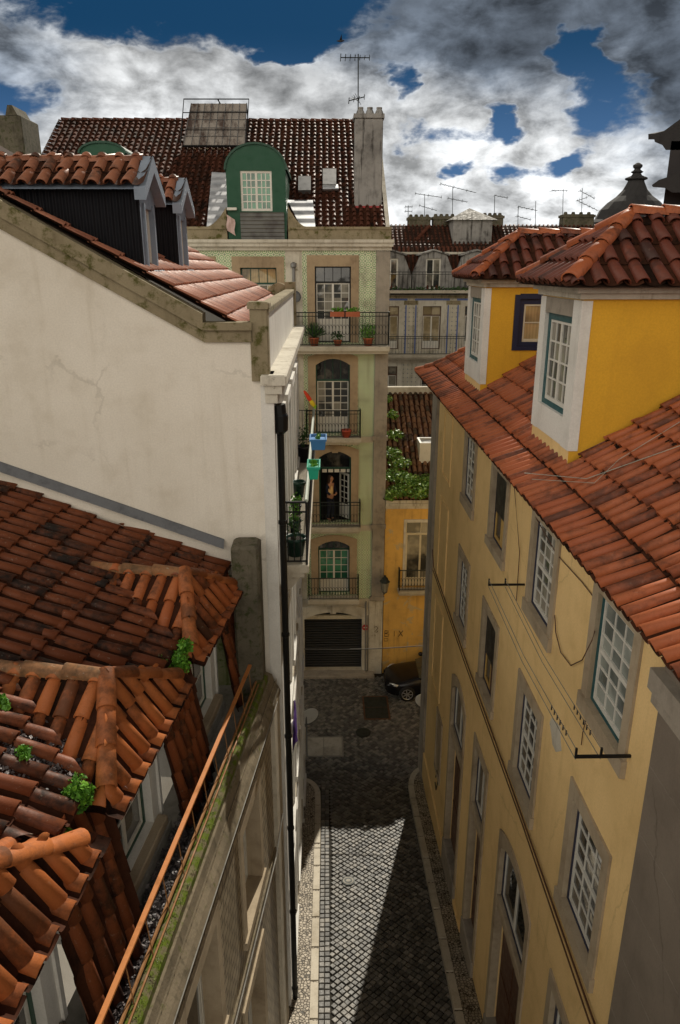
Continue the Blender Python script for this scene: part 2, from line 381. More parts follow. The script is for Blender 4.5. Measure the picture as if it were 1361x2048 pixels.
# ------------------------------------------------------------------ roof tiles
def tiles(m, p, q, up, length, pitch, tl, r, seg=6, clip=(), jit=.006, cap=True, lift=.03, flat=.9, pans=True, rows0=0, start=0.):
    """barrel tiles: eave from p to q, running up the slope; clip = [(point, outward normal)]"""
    p, q, up = V(p), V(q), V(up).normalized()
    A = (q-p); W = A.length; A.normalize(); N = A.cross(up)
    if N.z < 0: N = -N
    vs, fs = [], []
    P = lambda c, s, n: p+A*c+up*s+N*n
    nc = max(1, round(W/pitch)); pitch = W/nc; nr = max(1, math.ceil(length/tl))
    for j in range(nc):
        for i in range(rows0, nr):
            c = (j+.5)*pitch+rnd.uniform(-jit, jit); s0 = i*tl+rnd.uniform(-jit, jit)*1.5+start; s1 = (i+1)*tl+tl*.12+start; tw = rnd.uniform(-jit, jit)*1.3
            b = len(vs); rk = r*rnd.uniform(.96, 1.04)
            for (s, R_, h, dx) in ((s0, rk, lift+rnd.uniform(0, jit), tw), (s1, rk*.84, lift*.1, -tw)):
                for k in range(seg+1):
                    th = math.pi*k/seg; vs.append(P(c+dx+R_*math.cos(th), s, h+R_*math.sin(th)*flat))
            for k in range(seg): fs.append((b+k, b+k+1, b+seg+2+k, b+seg+1+k))
            if cap:
                b2 = len(vs)
                for k in range(seg+1):
                    th = math.pi*k/seg; vs.append(P(c+tw+rk*.8*math.cos(th), s0, lift+rk*.8*math.sin(th)*flat))
                for k in range(seg): fs.append((b+k, b2+k, b2+k+1, b+k+1))
                b3 = len(vs)
                for k in range(seg+1):
                    th = math.pi*k/seg; vs.append(P(c+tw+rk*.8*math.cos(th), s0+tl*.4, lift*.5+rk*.8*math.sin(th)*flat))
                for k in range(seg): fs.append((b2+k, b3+k, b3+k+1, b2+k+1))
    add_clipped(m, vs, fs, clip); vs, fs = [], []; f0 = len(m.f)
    if pans:
        for j in range(nc+1):
            for i in range(rows0, nr):
                c = j*pitch; s0 = i*tl-.02+start; s1 = (i+1)*tl+start; b = len(vs); w = pitch*.46
                for (s, h) in ((s0, .022), (s1, .002)):
                    for dx, dn in ((-w, .05), (-w*.55, .012), (0, 0), (w*.55, .012), (w, .05)): vs.append(P(c+dx, s, h+dn*r/.085))
                for k in range(4): fs.append((b+k, b+k+1, b+6+k, b+5+k))
        add_clipped(m, vs, fs, clip); m.pan.append((f0, len(m.f)))
def add_clipped(m, vs, fs, clip):
    if clip:
        bm = bmesh.new(); bv = [bm.verts.new(v) for v in vs]
        for f in fs: bm.faces.new([bv[i] for i in f])
        for co, no in clip:
            g = bm.verts[:]+bm.edges[:]+bm.faces[:]
            bmesh.ops.bisect_plane(bm, geom=g, plane_co=V(co), plane_no=V(no), clear_outer=True)
        bm.verts.index_update(); vs = [v.co.copy() for v in bm.verts]; fs = [tuple(v.index for v in f.verts) for f in bm.faces]; bm.free()
    keep = m.M; m.M = Matrix(); m.add(vs, fs); m.M = keep
def edge_clip(a, b, inside, up=None):
    """vertical clip plane through a-b that keeps the side of `inside`"""
    a, b = V(a), V(b); n = (b-a).cross(V((0, 0, 1))).normalized()
    if n.dot(V(inside)-a) > 0: n = -n
    return (a, n)
def ridge(m, p, q, r=.11, tl=.4, seg=8, lift=.0):
    p, q = V(p), V(q); d = q-p; L = d.length; d.normalize(); S = d.cross(V((0, 0, 1))).normalized(); U = S.cross(d)
    n = max(1, round(L/tl)); tl = L/n; vs, fs = [], []
    for i in range(n):
        b = len(vs); rk = r*rnd.uniform(.96, 1.05); dx = rnd.uniform(-.006, .006)
        for s, R_, h in ((i*tl, rk, .025), ((i+1)*tl+.05, rk*.85, 0.)):
            for k in range(seg+1):
                th = -.25+(math.pi+.5)*k/seg; vs.append(p+d*s+S*(R_*math.cos(th)+dx)+U*(lift+h+R_*math.sin(th)*.85))
        for k in range(seg): fs.append((b+k, b+k+1, b+seg+2+k, b+seg+1+k))
        b2 = len(vs)
        for k in range(seg+1):
            th = -.25+(math.pi+.5)*k/seg; vs.append(p+d*(i*tl)+S*(rk*.82*math.cos(th)+dx)+U*(lift+.025+rk*.82*math.sin(th)*.85))
        for k in range(seg): fs.append((b+k, b2+k, b2+k+1, b+k+1))
    keep = m.M; m.M = Matrix(); m.add(vs, fs); m.M = keep
def leaves(m, c, rad, n, size, flat=.7, up=.3):
    c = V(c)
    for _ in range(n):
        d = V((rnd.gauss(0, 1), rnd.gauss(0, 1), rnd.gauss(0, 1))).normalized()*rnd.random()**.45
        o = c+V((d.x*rad[0], d.y*rad[1], d.z*rad[2])); k = size*rnd.uniform(.6, 1.3)
        a = V((rnd.uniform(-1, 1), rnd.uniform(-1, 1), rnd.uniform(-.4, .6)+up)).normalized(); b = a.orthogonal().normalized()
        b = Matrix.Rotation(rnd.uniform(0, 6.28), 3, a) @ b; w = a.cross(b)
        m.add([o-b*k*.5, o+w*k*.35-b*k*.1, o+b*k*.5+a*k*.12, o-w*k*.35-b*k*.1], [(0, 1, 2, 3)])

# ------------------------------------------------------------------ windows
def window(parent, fr, a0, a1, z0, z1, cols=2, rows=4, leaf=True, midrail=False, frame_mat='green_paint', sash_mat='white_paint', pane='glass_dark',
           sur=None, sur_w=.14, sur_out=.03, lintel=.18, sill=.12, depth=.10, fw=.05, bar=.022, sub=True, panel=0., arch=0., transom=0., tr_mat=None, name='window', label=None):
    """window set in the hole (a0,a1,z0,z1); part > sash, pane, surround"""
    m = mb(fr); d = -depth
    m.box(a0, a0+fw, d-.05, d, z0, z1); m.box(a1-fw, a1, d-.05, d, z0, z1); m.box(a0+fw, a1-fw, d-.05, d, z1-fw, z1); m.box(a0+fw, a1-fw, d-.05, d, z0, z0+fw*.8)
    zt = z1-fw
    if transom:
        zt = z1-transom; m.box(a0+fw, a1-fw, d-.05, d+.01, zt-.03, zt+.03)
        for k in range(1, cols): x = a0+fw+(a1-a0-2*fw)*k/cols; m.box(x-.012, x+.012, d-.05, d-.012, zt+.03, z1-fw)
        zt -= .03
    w = m.build(name if sub else 'window_frame', frame_mat, parent)
    if label: w['label'] = label
    kid = w if sub else parent
    m = mb(fr); b0, b1, c0, c1 = a0+fw, a1-fw, z0+fw*.8, zt; e = d-.012; sw = .036
    leafs = [(b0, (b0+b1)/2), ((b0+b1)/2, b1)] if leaf else [(b0, b1)]
    for (l0, l1) in leafs:
        m.box(l0, l0+sw, e-.035, e, c0, c1); m.box(l1-sw, l1, e-.035, e, c0, c1)
        m.box(l0+sw, l1-sw, e-.035, e, c1-sw, c1); m.box(l0+sw, l1-sw, e-.035, e, c0, c0+sw+.02)
        zb = c0+sw+.02
        if panel: m.box(l0+sw, l1-sw, e-.03, e-.012, zb, c0+panel); zb = c0+panel
        nc = max(1, cols//len(leafs))
        for k in range(1, nc): x = l0+sw+(l1-l0-2*sw)*k/nc; m.box(x-bar/2, x+bar/2, e-.03, e-.006, zb, c1-sw)
        for k in range(1, rows):
            z = zb+(c1-sw-zb)*k/rows; hb = bar/2*(2.6 if midrail and k == rows//2 else 1)
            m.box(l0+sw, l1-sw, e-.027, e-.003+(.012 if hb > bar else 0), z-hb, z+hb)
    m.build('sash', sash_mat, kid)
    m = mb(fr)
    zs = [z0, zt] if not transom else [z0, zt, z1]
    n = max(1, cols); r_ = max(1, rows)
    for i in range(n):
        for j in range(r_):
            x0, x1 = b0+(b1-b0)*i/n, b0+(b1-b0)*(i+1)/n; y0, y1 = c0+(c1-c0)*j/r_, c0+(c1-c0)*(j+1)/r_; t0 = rnd.uniform(-.004, .004); t1 = rnd.uniform(-.004, .004)
            m.quad((x0, e-.02+t0, y0), (x1, e-.02-t0, y0), (x1, e-.02+t1, y1), (x0, e-.02-t1, y1))
        if transom and not tr_mat: m.quad((x0, d-.03, zt), (x1, d-.03, zt), (x1, d-.03, z1-fw), (x0, d-.03, z1-fw))
    m.build('pane', pane, kid)
    if transom and tr_mat:
        mb(fr).quad((a0+fw, d-.03, zt), (a1-fw, d-.03, zt), (a1-fw, d-.03, z1-fw), (a0+fw, d-.03, z1-fw)).build('transom_pane', tr_mat, kid)
    if sur: surround(kid, fr, a0, a1, z0, z1, sur, sur_w, sur_out, lintel, sill, arch, inner=depth+.03)
    return w
def surround(kid, fr, a0, a1, z0, z1, mat, w=.14, out=.03, lintel=.18, sill=.12, arch=0., key=False, inner=.1, name='surround'):
    m = mb(fr); i = -inner; w0 = w; a0 += .006; a1 -= .006; z1 -= .006; z0 += .006 if sill else 0; w = w+.006
    zj = z1-arch
    m.box(a0-w, a0, i, out, z0, zj); m.box(a1, a1+w, i, out, z0, zj)
    if sill: m.box(a0-w-.02, a1+w+.02, i, out+.03, z0-sill, z0)
    if not arch: m.box(a0-w, a1+w, i, out, z1, z1+lintel)
    else:      # segmental arch: underside falls at the sides, top curves too
        n = 12; ca = (a0+a1)/2; hw = (a1-a0)/2; lo, hi = [], []
        for k in range(n+1):
            x = a0+(a1-a0)*k/n; lo.append((x, z1-arch*((x-ca)/hw)**2))
            X = ca+(x-ca)*(hw+w)/hw; hi.append((X, z1+lintel-arch*.8*((x-ca)/hw)**2))
        for k in range(n):
            q = [lo[k], lo[k+1], hi[k+1], hi[k]]
            m.prism([(x, out, z) for x, z in q], (0, i-out, 0))
        for s_ in (0, -1): m.prism([(lo[s_][0], out, zj), (hi[s_][0], out, zj), (hi[s_][0], out, hi[s_][1])], (0, i-out, 0))
        if key: m.prism([(ca-.11, out+.04, z1-.05), (ca+.11, out+.04, z1-.05), (ca+.15, out+.04, z1+lintel+.08), (ca-.15, out+.04, z1+lintel+.08)], (0, i-out, 0))
    return m.build(name, mat, kid)
def railing(m, pts, z0, z1, sp=.11, r=.009, top=.022, rings=0., mid=None, post=True):
    for k in range(len(pts)-1):
        a, b = V((*pts[k], 0)), V((*pts[k+1], 0)); d = b-a; L = d.length; d.normalize()
        m.tube([a+V((0, 0, z1)), b+V((0, 0, z1))], top, 6); m.tube([a+V((0, 0, z0+.06)), b+V((0, 0, z0+.06))], r*1.4, 4)
        if mid: m.tube([a+V((0, 0, mid)), b+V((0, 0, mid))], r*1.3, 4)
        n = max(1, round(L/sp))
        for i in range(n+1):
            p = a+d*(L*i/n); m.tube([p+V((0, 0, z0+(0 if i in (0, n) else .06))), p+V((0, 0, z1))], r*(1.9 if i in (0, n) and post else 1), 4)
        if rings:
            for i in range(n):
                c = a+d*(L*(i+.5)/n)+V((0, 0, rings)); rw = L/n*.5; rh = .17
                m.tube([c+d*(rw*math.cos(g*math.pi/5))+V((0, 0, rh*math.sin(g*math.pi/5))) for g in range(10)], r*.9, 4, True)
# ================================================================== SETTING
def gz(y): 
    if y >= 20.3: return 0.
    if y <= 18.7: return .16*(19.5-y)
    return .16*(20.3-y)**2/3.2
m = MB(); m.quad((-900, -900, -.3), (900, -900, -.3), (900, 900, -.3), (-900, 900, -.3))
tag(m.build('ground', 'ground_dark'), kind='structure')
m = MB()
ys = [2+.5*i for i in range(49)]
for a, b in zip(ys, ys[1:]):
    x0, x1 = (-16, 16) if a >= 19.4 else (-.4, 2.62)
    m.quad((x0, a, gz(a)-.03), (x1, a, gz(a)-.03), (x1, b, gz(b)-.03), (x0, b, gz(b)-.03))
tag(m.build('road_bed', 'sett_joint'), kind='structure')
KL, KR = -.24, 2.47
def sett(m, x, y, s, ang, sx=1.):
    h = gz(y)+rnd.uniform(-.007, .007); an = ang+rnd.uniform(-.09, .09); c, sn = math.cos(an), math.sin(an)
    w, l = s*.5*rnd.uniform(.86, .95), s*.5*sx*rnd.uniform(.86, .95); tx, ty = rnd.uniform(-.03, .03), rnd.uniform(-.03, .03); g = -.16 if y < 19.5 else 0
    vs = []
    for k, dz in ((1., -.035), (.98, -.008), (.80, 0.)):
        for a, b in ((-1, -1), (1, -1), (1, 1), (-1, 1)):
            u, v = a*w*k, b*l*k; X, Y = u*c-v*sn, u*sn+v*c; vs.append((x+X, y+Y, h+dz+tx*u+ty*v+g*Y))
    m.add(vs, [(8, 9, 10, 11)]+[(q+i, q+(i+1) % 4, q+4+(i+1) % 4, q+4+i) for q in (0, 4) for i in range(4)])
m = MB(); s = .122; N_ = 190
for i in range(-N_, N_):
    for j in range(-N_, N_):
        x = 1.1+(i-j)*s*.7071*1.06; y = 14+(i+j)*s*.7071*.98
        if 4 < y < 25.75 and ((KL+.30 < x < KR+.02) if y < 19.0 else (-3 < x < 6)): sett(m, x+rnd.uniform(-.009, .009)+.03*math.sin(y*.9), y+rnd.uniform(-.009, .009)+.035*math.sin(x*1.9+y*.25), s*rnd.uniform(.9, 1.03), math.pi/4)
y = 4.
while y < 19.4:
    for q in (.06, .18): sett(m, KL+q+.005, y, .12, 0, 1.2)
    y += .147
tag(m.build('road', 'sett_stone'), kind='structure')
def pavement(name, edge, inner):
    m = MB()
    for a, b in zip(edge, edge[1:]): m.quad((a[0], a[1], gz(a[1])+.11), (b[0], b[1], gz(b[1])+.11), (inner, b[1], gz(b[1])+.11), (inner, a[1], gz(a[1])+.11))
    tag(m.build(name, 'mosaic_pavement'), kind='structure')
    k = MB(); acc = 0
    for a, b in zip(edge, edge[1:]):
        a, b = V(a), V(b); d = (b-a); L = d.length
        if L < .02: continue
        d.normalize(); n = V((-d.y, d.x)); n = n if n.x*(inner-a.x) > 0 else -n; g = .004
        if abs(n.x) < .2: n = V((n.x, -abs(n.y)))
        pts = [a+d*g, b-d*g, b-d*g+n*.17, a+d*g+n*.17]
        k.add([(p.x, p.y, gz(p.y)-.05) for p in pts]+[(p.x, p.y, gz(p.y)+.10) for p in pts]+[((p.x*.94+(pts[0].x+pts[2].x)*.03), p.y*.94+(pts[0].y+pts[2].y)*.03, gz(p.y)+.125) for p in pts],
              [(8, 9, 10, 11)]+[(q+i, q+(i+1) % 4, q+4+(i+1) % 4, q+4+i) for q in (0, 4) for i in range(4)])
    tag(k.build(name.replace('pavement', 'kerb'), 'pale_stone'), kind='structure')
arc = lambda x0, y0, x1, y1: [(x0+(x1-x0)*(1-math.cos(t*math.pi/12)), y0+(y1-y0)*math.sin(t*math.pi/12)) for t in range(1, 7)]
pavement('left_pavement', [(KL-.0*i, 3+.93*i) for i in range(17)]+arc(KL, 18.4, -.85, 19.4), -2.6)
pavement('right_pavement', [(KR, 3+.95*i) for i in range(17)]+arc(KR, 18.6, 3.05, 19.9), 4.)
# far pavement strip in front of the garage
m = MB(); m.bbox(-14, 1.85, 25.55, 26.1, -.1, .10, .02); tag(m.build('far_kerb', 'grey_stone'), kind='structure')

def clump(name, label, c, rad, n, size, mat='weed_leaf', cat='plant', group=None):
    m = MB(); c = V(c)
    for k in range(6):
        d_ = V((rnd.uniform(-1, 1)*rad[0], rnd.uniform(-1, 1)*rad[1], rnd.uniform(-.6, .8)*rad[2])); f_ = rnd.uniform(.35, .75)
        leaves(m, c+d_*.75, (rad[0]*f_, rad[1]*f_, rad[2]*f_), int(n*.45), size*rnd.uniform(.55, .9))
        m.tube([c-V((0, 0, rad[2]*.5)), c+d_*1.1+V((0, 0, rad[2]*.3))], .004, 4)
    o = m.build(name, mat); return tag(o, label, cat, group)

# ================================================================== GREEN TILED HOUSE across the end of the street
YF = 26.
t = thing('tiled_townhouse', 'tall green patterned tile house with balconies and garage at the end of the street', 'house', (-4, YF, 0)); GT = t
fr = frame((0, YF, 0), (1, 0, 0), (0, -1, 0))
X0, X1 = -10.6, 2.15
doors = dict(top=(-.38, .86, 13.10, 15.62), top2=(-2.9, -1.66, 13.10, 15.58), top3=(-5.2, -3.95, 13.1, 15.58), f3=(-.38, .84, 9.86, 12.55), f2=(-.30, .90, 6.46, 9.22), f1=(-.36, .86, 3.50, 5.72))
gar = (-.94, 1.36, .14, 2.74)
mb(fr).wall(X0, X1, 3.3, 16.3, [doors[k] for k in doors], .3).build('wall', 'green_tiles', t)
mb(fr).wall(X0, X1, -.2, 3.3, [gar], .35).build('ground_floor_wall', 'pale_stone', t)
# body behind, so the house is closed
m = MB(); m.quad((X1, YF, -.2), (X1, YF+14, -.2), (X1, YF+14, 16.8), (X1, YF, 16.8)); m.quad((X0, YF, -.2), (X0, YF+14, -.2), (X0, YF+14, 16.8), (X0, YF, 16.8)); m.quad((X0, YF+14, -.2), (X1, YF+14, -.2), (X1, YF+14, 16.8), (X0, YF+14, 16.8))
m.poly([(X1, YF+.1, 16.6), (X1, YF+14, 16.6), (X1, 33.1, 21.18)]); m.poly([(X0, YF+.1, 16.6), (X0, YF+14, 16.6), (X0, 33.1, 21.18)]); m.quad((X0, 33.1, 21.1), (X1, 33.1, 21.1), (X1, YF+14, 16.8), (X0, YF+14, 16.8))
m.build('side_wall', 'old_white', t)
m = MB(); m.quad((X0, YF+.9, 0), (X1, YF+.9, 0), (X1, YF+.9, 16.3), (X0, YF+.9, 16.3))
for z in (3.36, 6.38, 9.78, 13.0): m.quad((X0, YF+.31, z), (X1, YF+.31, z), (X1, YF+.9, z), (X0, YF+.9, z))
m.build('room_interior', 'unlit_interior', t)
# pilaster, string courses
m = mb(fr); m.bbox(1.70, 2.17, -.05, .09, 3.25, 16.1, .012)
for z in (3.38, 6.36, 9.76, 12.96): m.box(1.64, 2.21, -.05, .13, z-.13, z+.03)
m.build('corner_pilaster', 'grey_stone', t)
m = mb(fr); m.box(1.62, 2.16, -.05, .06, -.2, 3.2); m.build('corner_plinth', 'old_white', t)
m = mb(fr)
for z in (6.33, 9.74, 12.93): m.box(X0, 1.69, -.02, .05, z-.2, z+.02)
m.box(X0, 1.69, -.02, .055, 3.12, 3.30)
m.build('string_course', 'pale_stone', t)
m = mb(fr); m.box(-1.36, -.80, -.02, .035, 3.31, 16.2); m.build('plaster_strip', 'old_white', t)
m = mb(fr); m.box(X0, X1+.06, -.05, .10, 16.12, 16.24); m.box(X0, X1+.10, -.05, .22, 16.24, 16.36); m.box(X0, X1+.12, -.05, .28, 16.36, 16.46)
m.build('cornice', 'old_white', t)
m = mb(fr)
for a, b in ((X0, -3.26), (-1.24, X1+.04)): m.box(a, b, -.22, .06, 16.46, 16.78); m.box(a, b, -.24, .10, 16.78, 16.86)
for a, b, c in ((-3.26, -3.95, 17.45), (-1.24, -.62, 17.5)):          # curved shoulders beside the big dormer
    pts = [(a, .06, 16.86)]+[(a+(b-a)*k/8, .06, 16.86+(c-16.86)*(1-k/8)**1.8) for k in range(9)]
    m.prism(pts, (0, -.26, 0))
m.build('parapet', 'coping_stone', t)
m = mb(fr); m.tube([(-1.08, .09, 3.3), (-1.08, .09, 15.55)], .05, 8); m.lathe((-1.08, .09, 15.55), [(.05, 0), (.10, .05), (.10, .16), (.04, .2)], 8); m.build('downpipe', 'grey_metal', t)
m = mb(fr); m.tube([(1.50, .07, .1), (1.50, .07, 3.2)], .03, 6); m.tube([(1.58, .07, .1), (1.58, .07, 2.6)], .02, 6); m.build('downpipe', 'dust_grey', t)
# french windows of the top floor
for k in ('top', 'top2', 'top3'):
    window(t, fr, *doors[k], cols=4, rows=4, pane='glass_curtain' if k == 'top' else 'glass_amber', panel=.75, transom=.52, tr_mat='glass_dark' if k == 'top' else 'glass_amber', sur='brown_stone', sur_w=.26, lintel=.36, sill=0, depth=.2, frame_mat='green_paint' if k != 'top' else 'black_metal', label='four column french window with dark transom' if k == 'top' else None)
window(t, fr, *doors['f3'], cols=4, rows=5, pane='glass_curtain', panel=.55, transom=.78, tr_mat='glass_dark', sur='brown_stone', sur_w=.27, lintel=.24, sill=0, depth=.2, arch=.22)
window(t, fr, *doors['f1'], cols=4, rows=4, pane='glass_green', panel=.5, transom=.42, tr_mat='glass_dark', sur='brown_stone', sur_w=.27, lintel=.24, sill=0, depth=.2, arch=.22)
# the open door on the second floor: frame, fanlight, one leaf swung inwards
a0, a1, z0, z1 = doors['f2']; m = mb(fr)
m.box(a0, a0+.06, -.26, -.18, z0, z1); m.box(a1-.06, a1, -.26, -.18, z0, z1); m.box(a0+.06, a1-.06, -.26, -.18, z1-.06, z1); m.box(a0+.06, a1-.06, -.26, -.18, z1-.72, z1-.66)
w = m.build('french_door', 'green_paint', t); w['label'] = 'french door standing open with one glazed leaf swung in'
mb(fr).quad((a0+.06, -.22, z1-.66), (a1-.06, -.22, z1-.66), (a1-.06, -.22, z1-.06), (a0+.06, -.22, z1-.06)).build('transom_pane', 'glass_dark', w)
m = mb(fr)
for k in range(5): m.box(a0+.12+.23*k, a0+.30+.23*k, -.225, -.205, z1-.86, z1-.74)
m.build('fanlight_bar', 'white_paint', w)
lf = frame((a1-.07, YF+.24, 0), (-.62, .78, 0), (-.78, -.62, 0)); m = mb(lf)
L = .55
m.box(0, .07, -.02, .02, z0+.05, z1-.95); m.box(L-.07, L, -.02, .02, z0+.05, z1-.95); m.box(.07, L-.07, -.02, .02, z0+.05, z0+.6); m.box(.07, L-.07, -.02, .02, z1-1.02, z1-.95)
m.box(L/2-.015, L/2+.015, -.018, .018, z0+.6, z1-1.02)
for k in range(1, 5): zz = z0+.6+(z1-1.02-z0-.6)*k/5; m.box(.07, L-.07, -.016, .016, zz-.015, zz+.015)
m.build('door_leaf', 'white_paint', w); mb(lf).quad((.07, 0, z0+.6), (L-.07, 0, z0+.6), (L-.07, 0, z1-1), (.07, 0, z1-1)).build('pane', 'glass_dark', w)
mb(fr).box(a0+.0, a0+.04, -.5, -.2, z0+.05, z1-.9).build('door_leaf', 'white_paint', w)
surround(w, fr, *doors['f2'], 'brown_stone', .27, .03, .24, 0, .24, key=True)
# balconies
def balcony(par, fr, a0, a1, z, out, h, rings=.36, mat='dark_iron', slab='pale_stone', sl=.16, sp=.115):
    m = mb(fr); m.bbox(a0, a1, 0, out, z-sl, z, .02); m.box(a0+.05, a1-.05, 0, out-.1, z-sl-.1, z-sl)
    b = m.build('balcony', slab, par)
    m = mb(fr); railing(m, [(a0+.04, .02), (a0+.04, out-.05), (a1-.04, out-.05), (a1-.04, .02)], z, z+h, sp, .010, .02, z+rings if rings else 0, mid=z+h-.12 if h > .9 else None)
    m.build('railing', mat, b); return b
balcony(t, fr, -1.07, X1+.03, 13.02, .58, 1.12, .55)
balcony(t, fr, -.75, 1.24, 9.80, .46, .98)
balcony(t, fr, -.78, 1.26, 6.40, .46, .98)
balcony(t, fr, -.76, 1.22, 3.44, .46, .90)
# garage
mb(fr).quad((gar[0], -.22, gar[2]), (gar[1], -.22, gar[2]), (gar[1], -.22, gar[3]), (gar[0], -.22, gar[3])).build('garage_shutter', 'roller_shutter', t)
g = surround(t, fr, *gar, 'old_white',   .24, .06, .36, 0, .30, key=True, inner=.25, name='garage_arch')
m = mb(fr); m.box(gar[0], gar[1], -.2, -.1, 2.36, 2.52); m.build('lintel_beam', 'cream_paint', g)
m = mb(fr); m.bbox(-1.1, 1.5, .0, .3, -.1, .13, .02); m.build('doorstep', 'grey_stone', t)
# no-entry style round plate beside the garage
m = mb(fr); c = atY(731, 1255, YF-.08); m.lathe((c.x, .07, c.z), [(.13, 0), (.13, .012)], 20, (0, 1, 0)); o = m.build('round_plate', 'red_paint'); tag(o, 'small dark red round no parking plate beside the garage shutter', 'sign')
m = mb(fr); m.box(c.x-.075, c.x+.075, .081, .088, c.z-.02, c.z+.02); q = m.build('plate_bar', 'cream_paint', o)
# roof
RZ = 21.2; RY = 33.1; eU = V((0, RY-YF-.2, RZ-16.7)).normalized(); sl = (V((0, RY, RZ))-V((0, YF+.2, 16.7))).length
m = MB(); tiles(m, (X0, YF+.2, 16.7), (X1-.1, YF+.2, 16.7), eU, sl, .235, .30, .07, 4, jit=.012, lift=.05, clip=[((0, RY, RZ), (0, 1, .0))])
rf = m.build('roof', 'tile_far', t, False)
m = MB(); m.quad((X0, YF+.2, 16.69), (X1, YF+.2, 16.69), (X1, RY, RZ-.01), (X0, RY, RZ-.01)); m.build('roof_board', 'underlay', rf)
m = MB(); ridge(m, (X0, RY, RZ), (X1-.2, RY, RZ), .11, .42, 6); m.build('ridge_tile', 'tile_far', rf)
m = MB(); m.prism([(X1-.12, YF+.2, 16.7), (X1+.02, YF+.2, 16.7), (X1+.02, RY, RZ), (X1-.12, RY, RZ)], (0, 0, .12)); m.build('verge', 'old_white', rf)
onroof = lambda px, py, off=0.: (lambda r: V((0, 0, CAMH))+r*((V((0, YF+.2, 16.7))+V((0, -eU.z, eU.y))*off-V((0, 0, CAMH))).dot(V((0, -eU.z, eU.y)))/r.dot(V((0, -eU.z, eU.y)))))(ray(px, py))
# light metal sheets beside the dormer
for i, pts in enumerate((((424, 344), (459, 346), (459, 415), (413, 461)), ((575, 400), (626, 400), (632, 461), (606, 461)))):
    P = [onroof(*p, .13) for p in pts]; m = MB(); m.prism(P, (0, eU.z*.02, -.01)); m.build('metal_sheet', 'white_sheet', rf)
for px in ((597, 622, 352, 380), (646, 673, 337, 368)):
    P = [onroof(px[0], px[2], .2), onroof(px[1], px[2], .2), onroof(px[1], px[3], .2), onroof(px[0], px[3], .2)]
    m = MB(); m.prism([p for p in P], (0, eU.z*.2, -.12)); s_ = m.build('skylight', 'grey_metal', rf)
P = [onroof(646, 368, .16), onroof(676, 368, .16), onroof(678, 378, .16), onroof(646, 378, .16)]; m = MB(); m.prism(P, (0, .1, -.06)); m.build('flashing', 'white_sheet', rf)
# right chimney
cY = 27.5; x0, x1 = atY(710, 300, cY).x, atY(766, 300, cY).x; zb = atY(740, 412, cY).z; zt_ = atY(740, 236, cY).z
m = MB(); m.bbox(x0, x1, cY, cY+.75, zb-1.5, zt_, .03); m.box(x0-.04, x1+.04, cY-.05, cY+.8, zt_, zt_+.13); ch = m.build('chimney', 'chimney_plaster', t)
m = MB(); m.box(x0-.02, x1+.02, cY-.03, cY+.3, zb-.25, zb+.0); m.build('chimney_flashing', 'red_paint', ch)
for k in range(3): m = MB(); m.lathe((x0+.2+.32*k, cY+.35, zt_+.12), [(.17, 0), (.13, .13), (.09, .2), (.10, .22), (.10, .26)], 10); m.build('chimney_pot', 'chimney_plaster', ch)
# left chimney and party wall
x0, x1 = atY(-60, 300, cY).x, atY(50, 300, cY).x
m = MB(); m.bbox(x0, x1, cY, cY+1.6, 16.8, zt_+.05, .03); m.prism([(x1-.5, cY, zt_+.05), (x1-.1, cY, zt_+.05), (x1-.25, cY, zt_+.35), (x1-.4, cY, zt_+.35)], (0, 1.2, 0)); m.build('chimney', 'dark_concrete', t)
# the green dormers
def arched_dormer(x0, x1, zb, zt, arch, win, lab):
    yf, yb = YF-.02, YF+5.; n = 14; c = (x0+x1)/2; hw = (x1-x0)/2
    top = [(c+hw*math.cos(math.pi-k*math.pi/n), zt-arch+arch*math.sin(k*math.pi/n)) for k in range(n+1)]
    m = MB()
    m.M = frame((0, yf, 0), (1, 0, 0), (0, -1, 0)); w0, w1, u0, u1 = win
    m.wall(x0, x1, zb, zt-arch, [(w0, w1, u0, min(u1, zt-arch))], .2)
    m.M = Matrix(); m.poly([(x, yf, z) for x, z in top])
    m.quad((x0, yf, zb), (x0, yb, zb), (x0, yb, zt-arch), (x0, yf, zt-arch)); m.quad((x1, yf, zb), (x1, yb, zb), (x1, yb, zt-arch), (x1, yf, zt-arch))
    d = m.build('dormer', 'dormer_green', t); d['label'] = lab
    m = MB()
    for k in range(n):
        (a, za), (b, zb_) = top[k], top[k+1]; oa = V((a-c, 0, za-zt+arch)); 
        pa, pb = V((a, yf-.06, za)), V((b, yf-.06, zb_)); na = V((a-c, 0, (za-zt+arch)*hw/arch)).normalized()*.06; nb = V((b-c, 0, (zb_-zt+arch)*hw/arch)).normalized()*.06
        m.add([pa, pb, pb+nb, pa+na]+[p+V((0, 4.9, 0)) for p in (pa, pb, pb+nb, pa+na)], [(0, 1, 2, 3), (3, 2, 6, 7), (0, 4, 5, 1)])
    m.build('dormer_roof', 'green_paint', d); return d
D = arched_dormer(-3.22, -1.29, 16.48, 19.33, .75, (-2.76, -1.74, 17.34, 18.55), 'big green dormer with white grid window and grey sheet apron')
window(D, frame((0, YF-.02, 0), (1, 0, 0), (0, -1, 0)), -2.76, -1.74, 17.34, 18.55, cols=6, rows=5, pane='glass_green', frame_mat='white_paint', depth=.03, fw=.03, bar=.03, sub=False)
m = MB(); m.box(-2.80, -1.36, YF-.10, YF-.03, 16.46, 17.30); m.build('sheet_apron', 'grey_sheet', D)
m = MB(); m.bbox(-3.22, -2.9, YF-.2, YF-.03, 17.36, 17.44, .01); m.build('ledge_box', 'white_paint', D)
arched_dormer(atY(160, 300, YF).x, atY(250, 300, YF).x, 17.5, atY(200, 286, YF).z, .3, (-7.1, -6.9, 17.6, 17.7), 'plain green rounded dormer top further left')
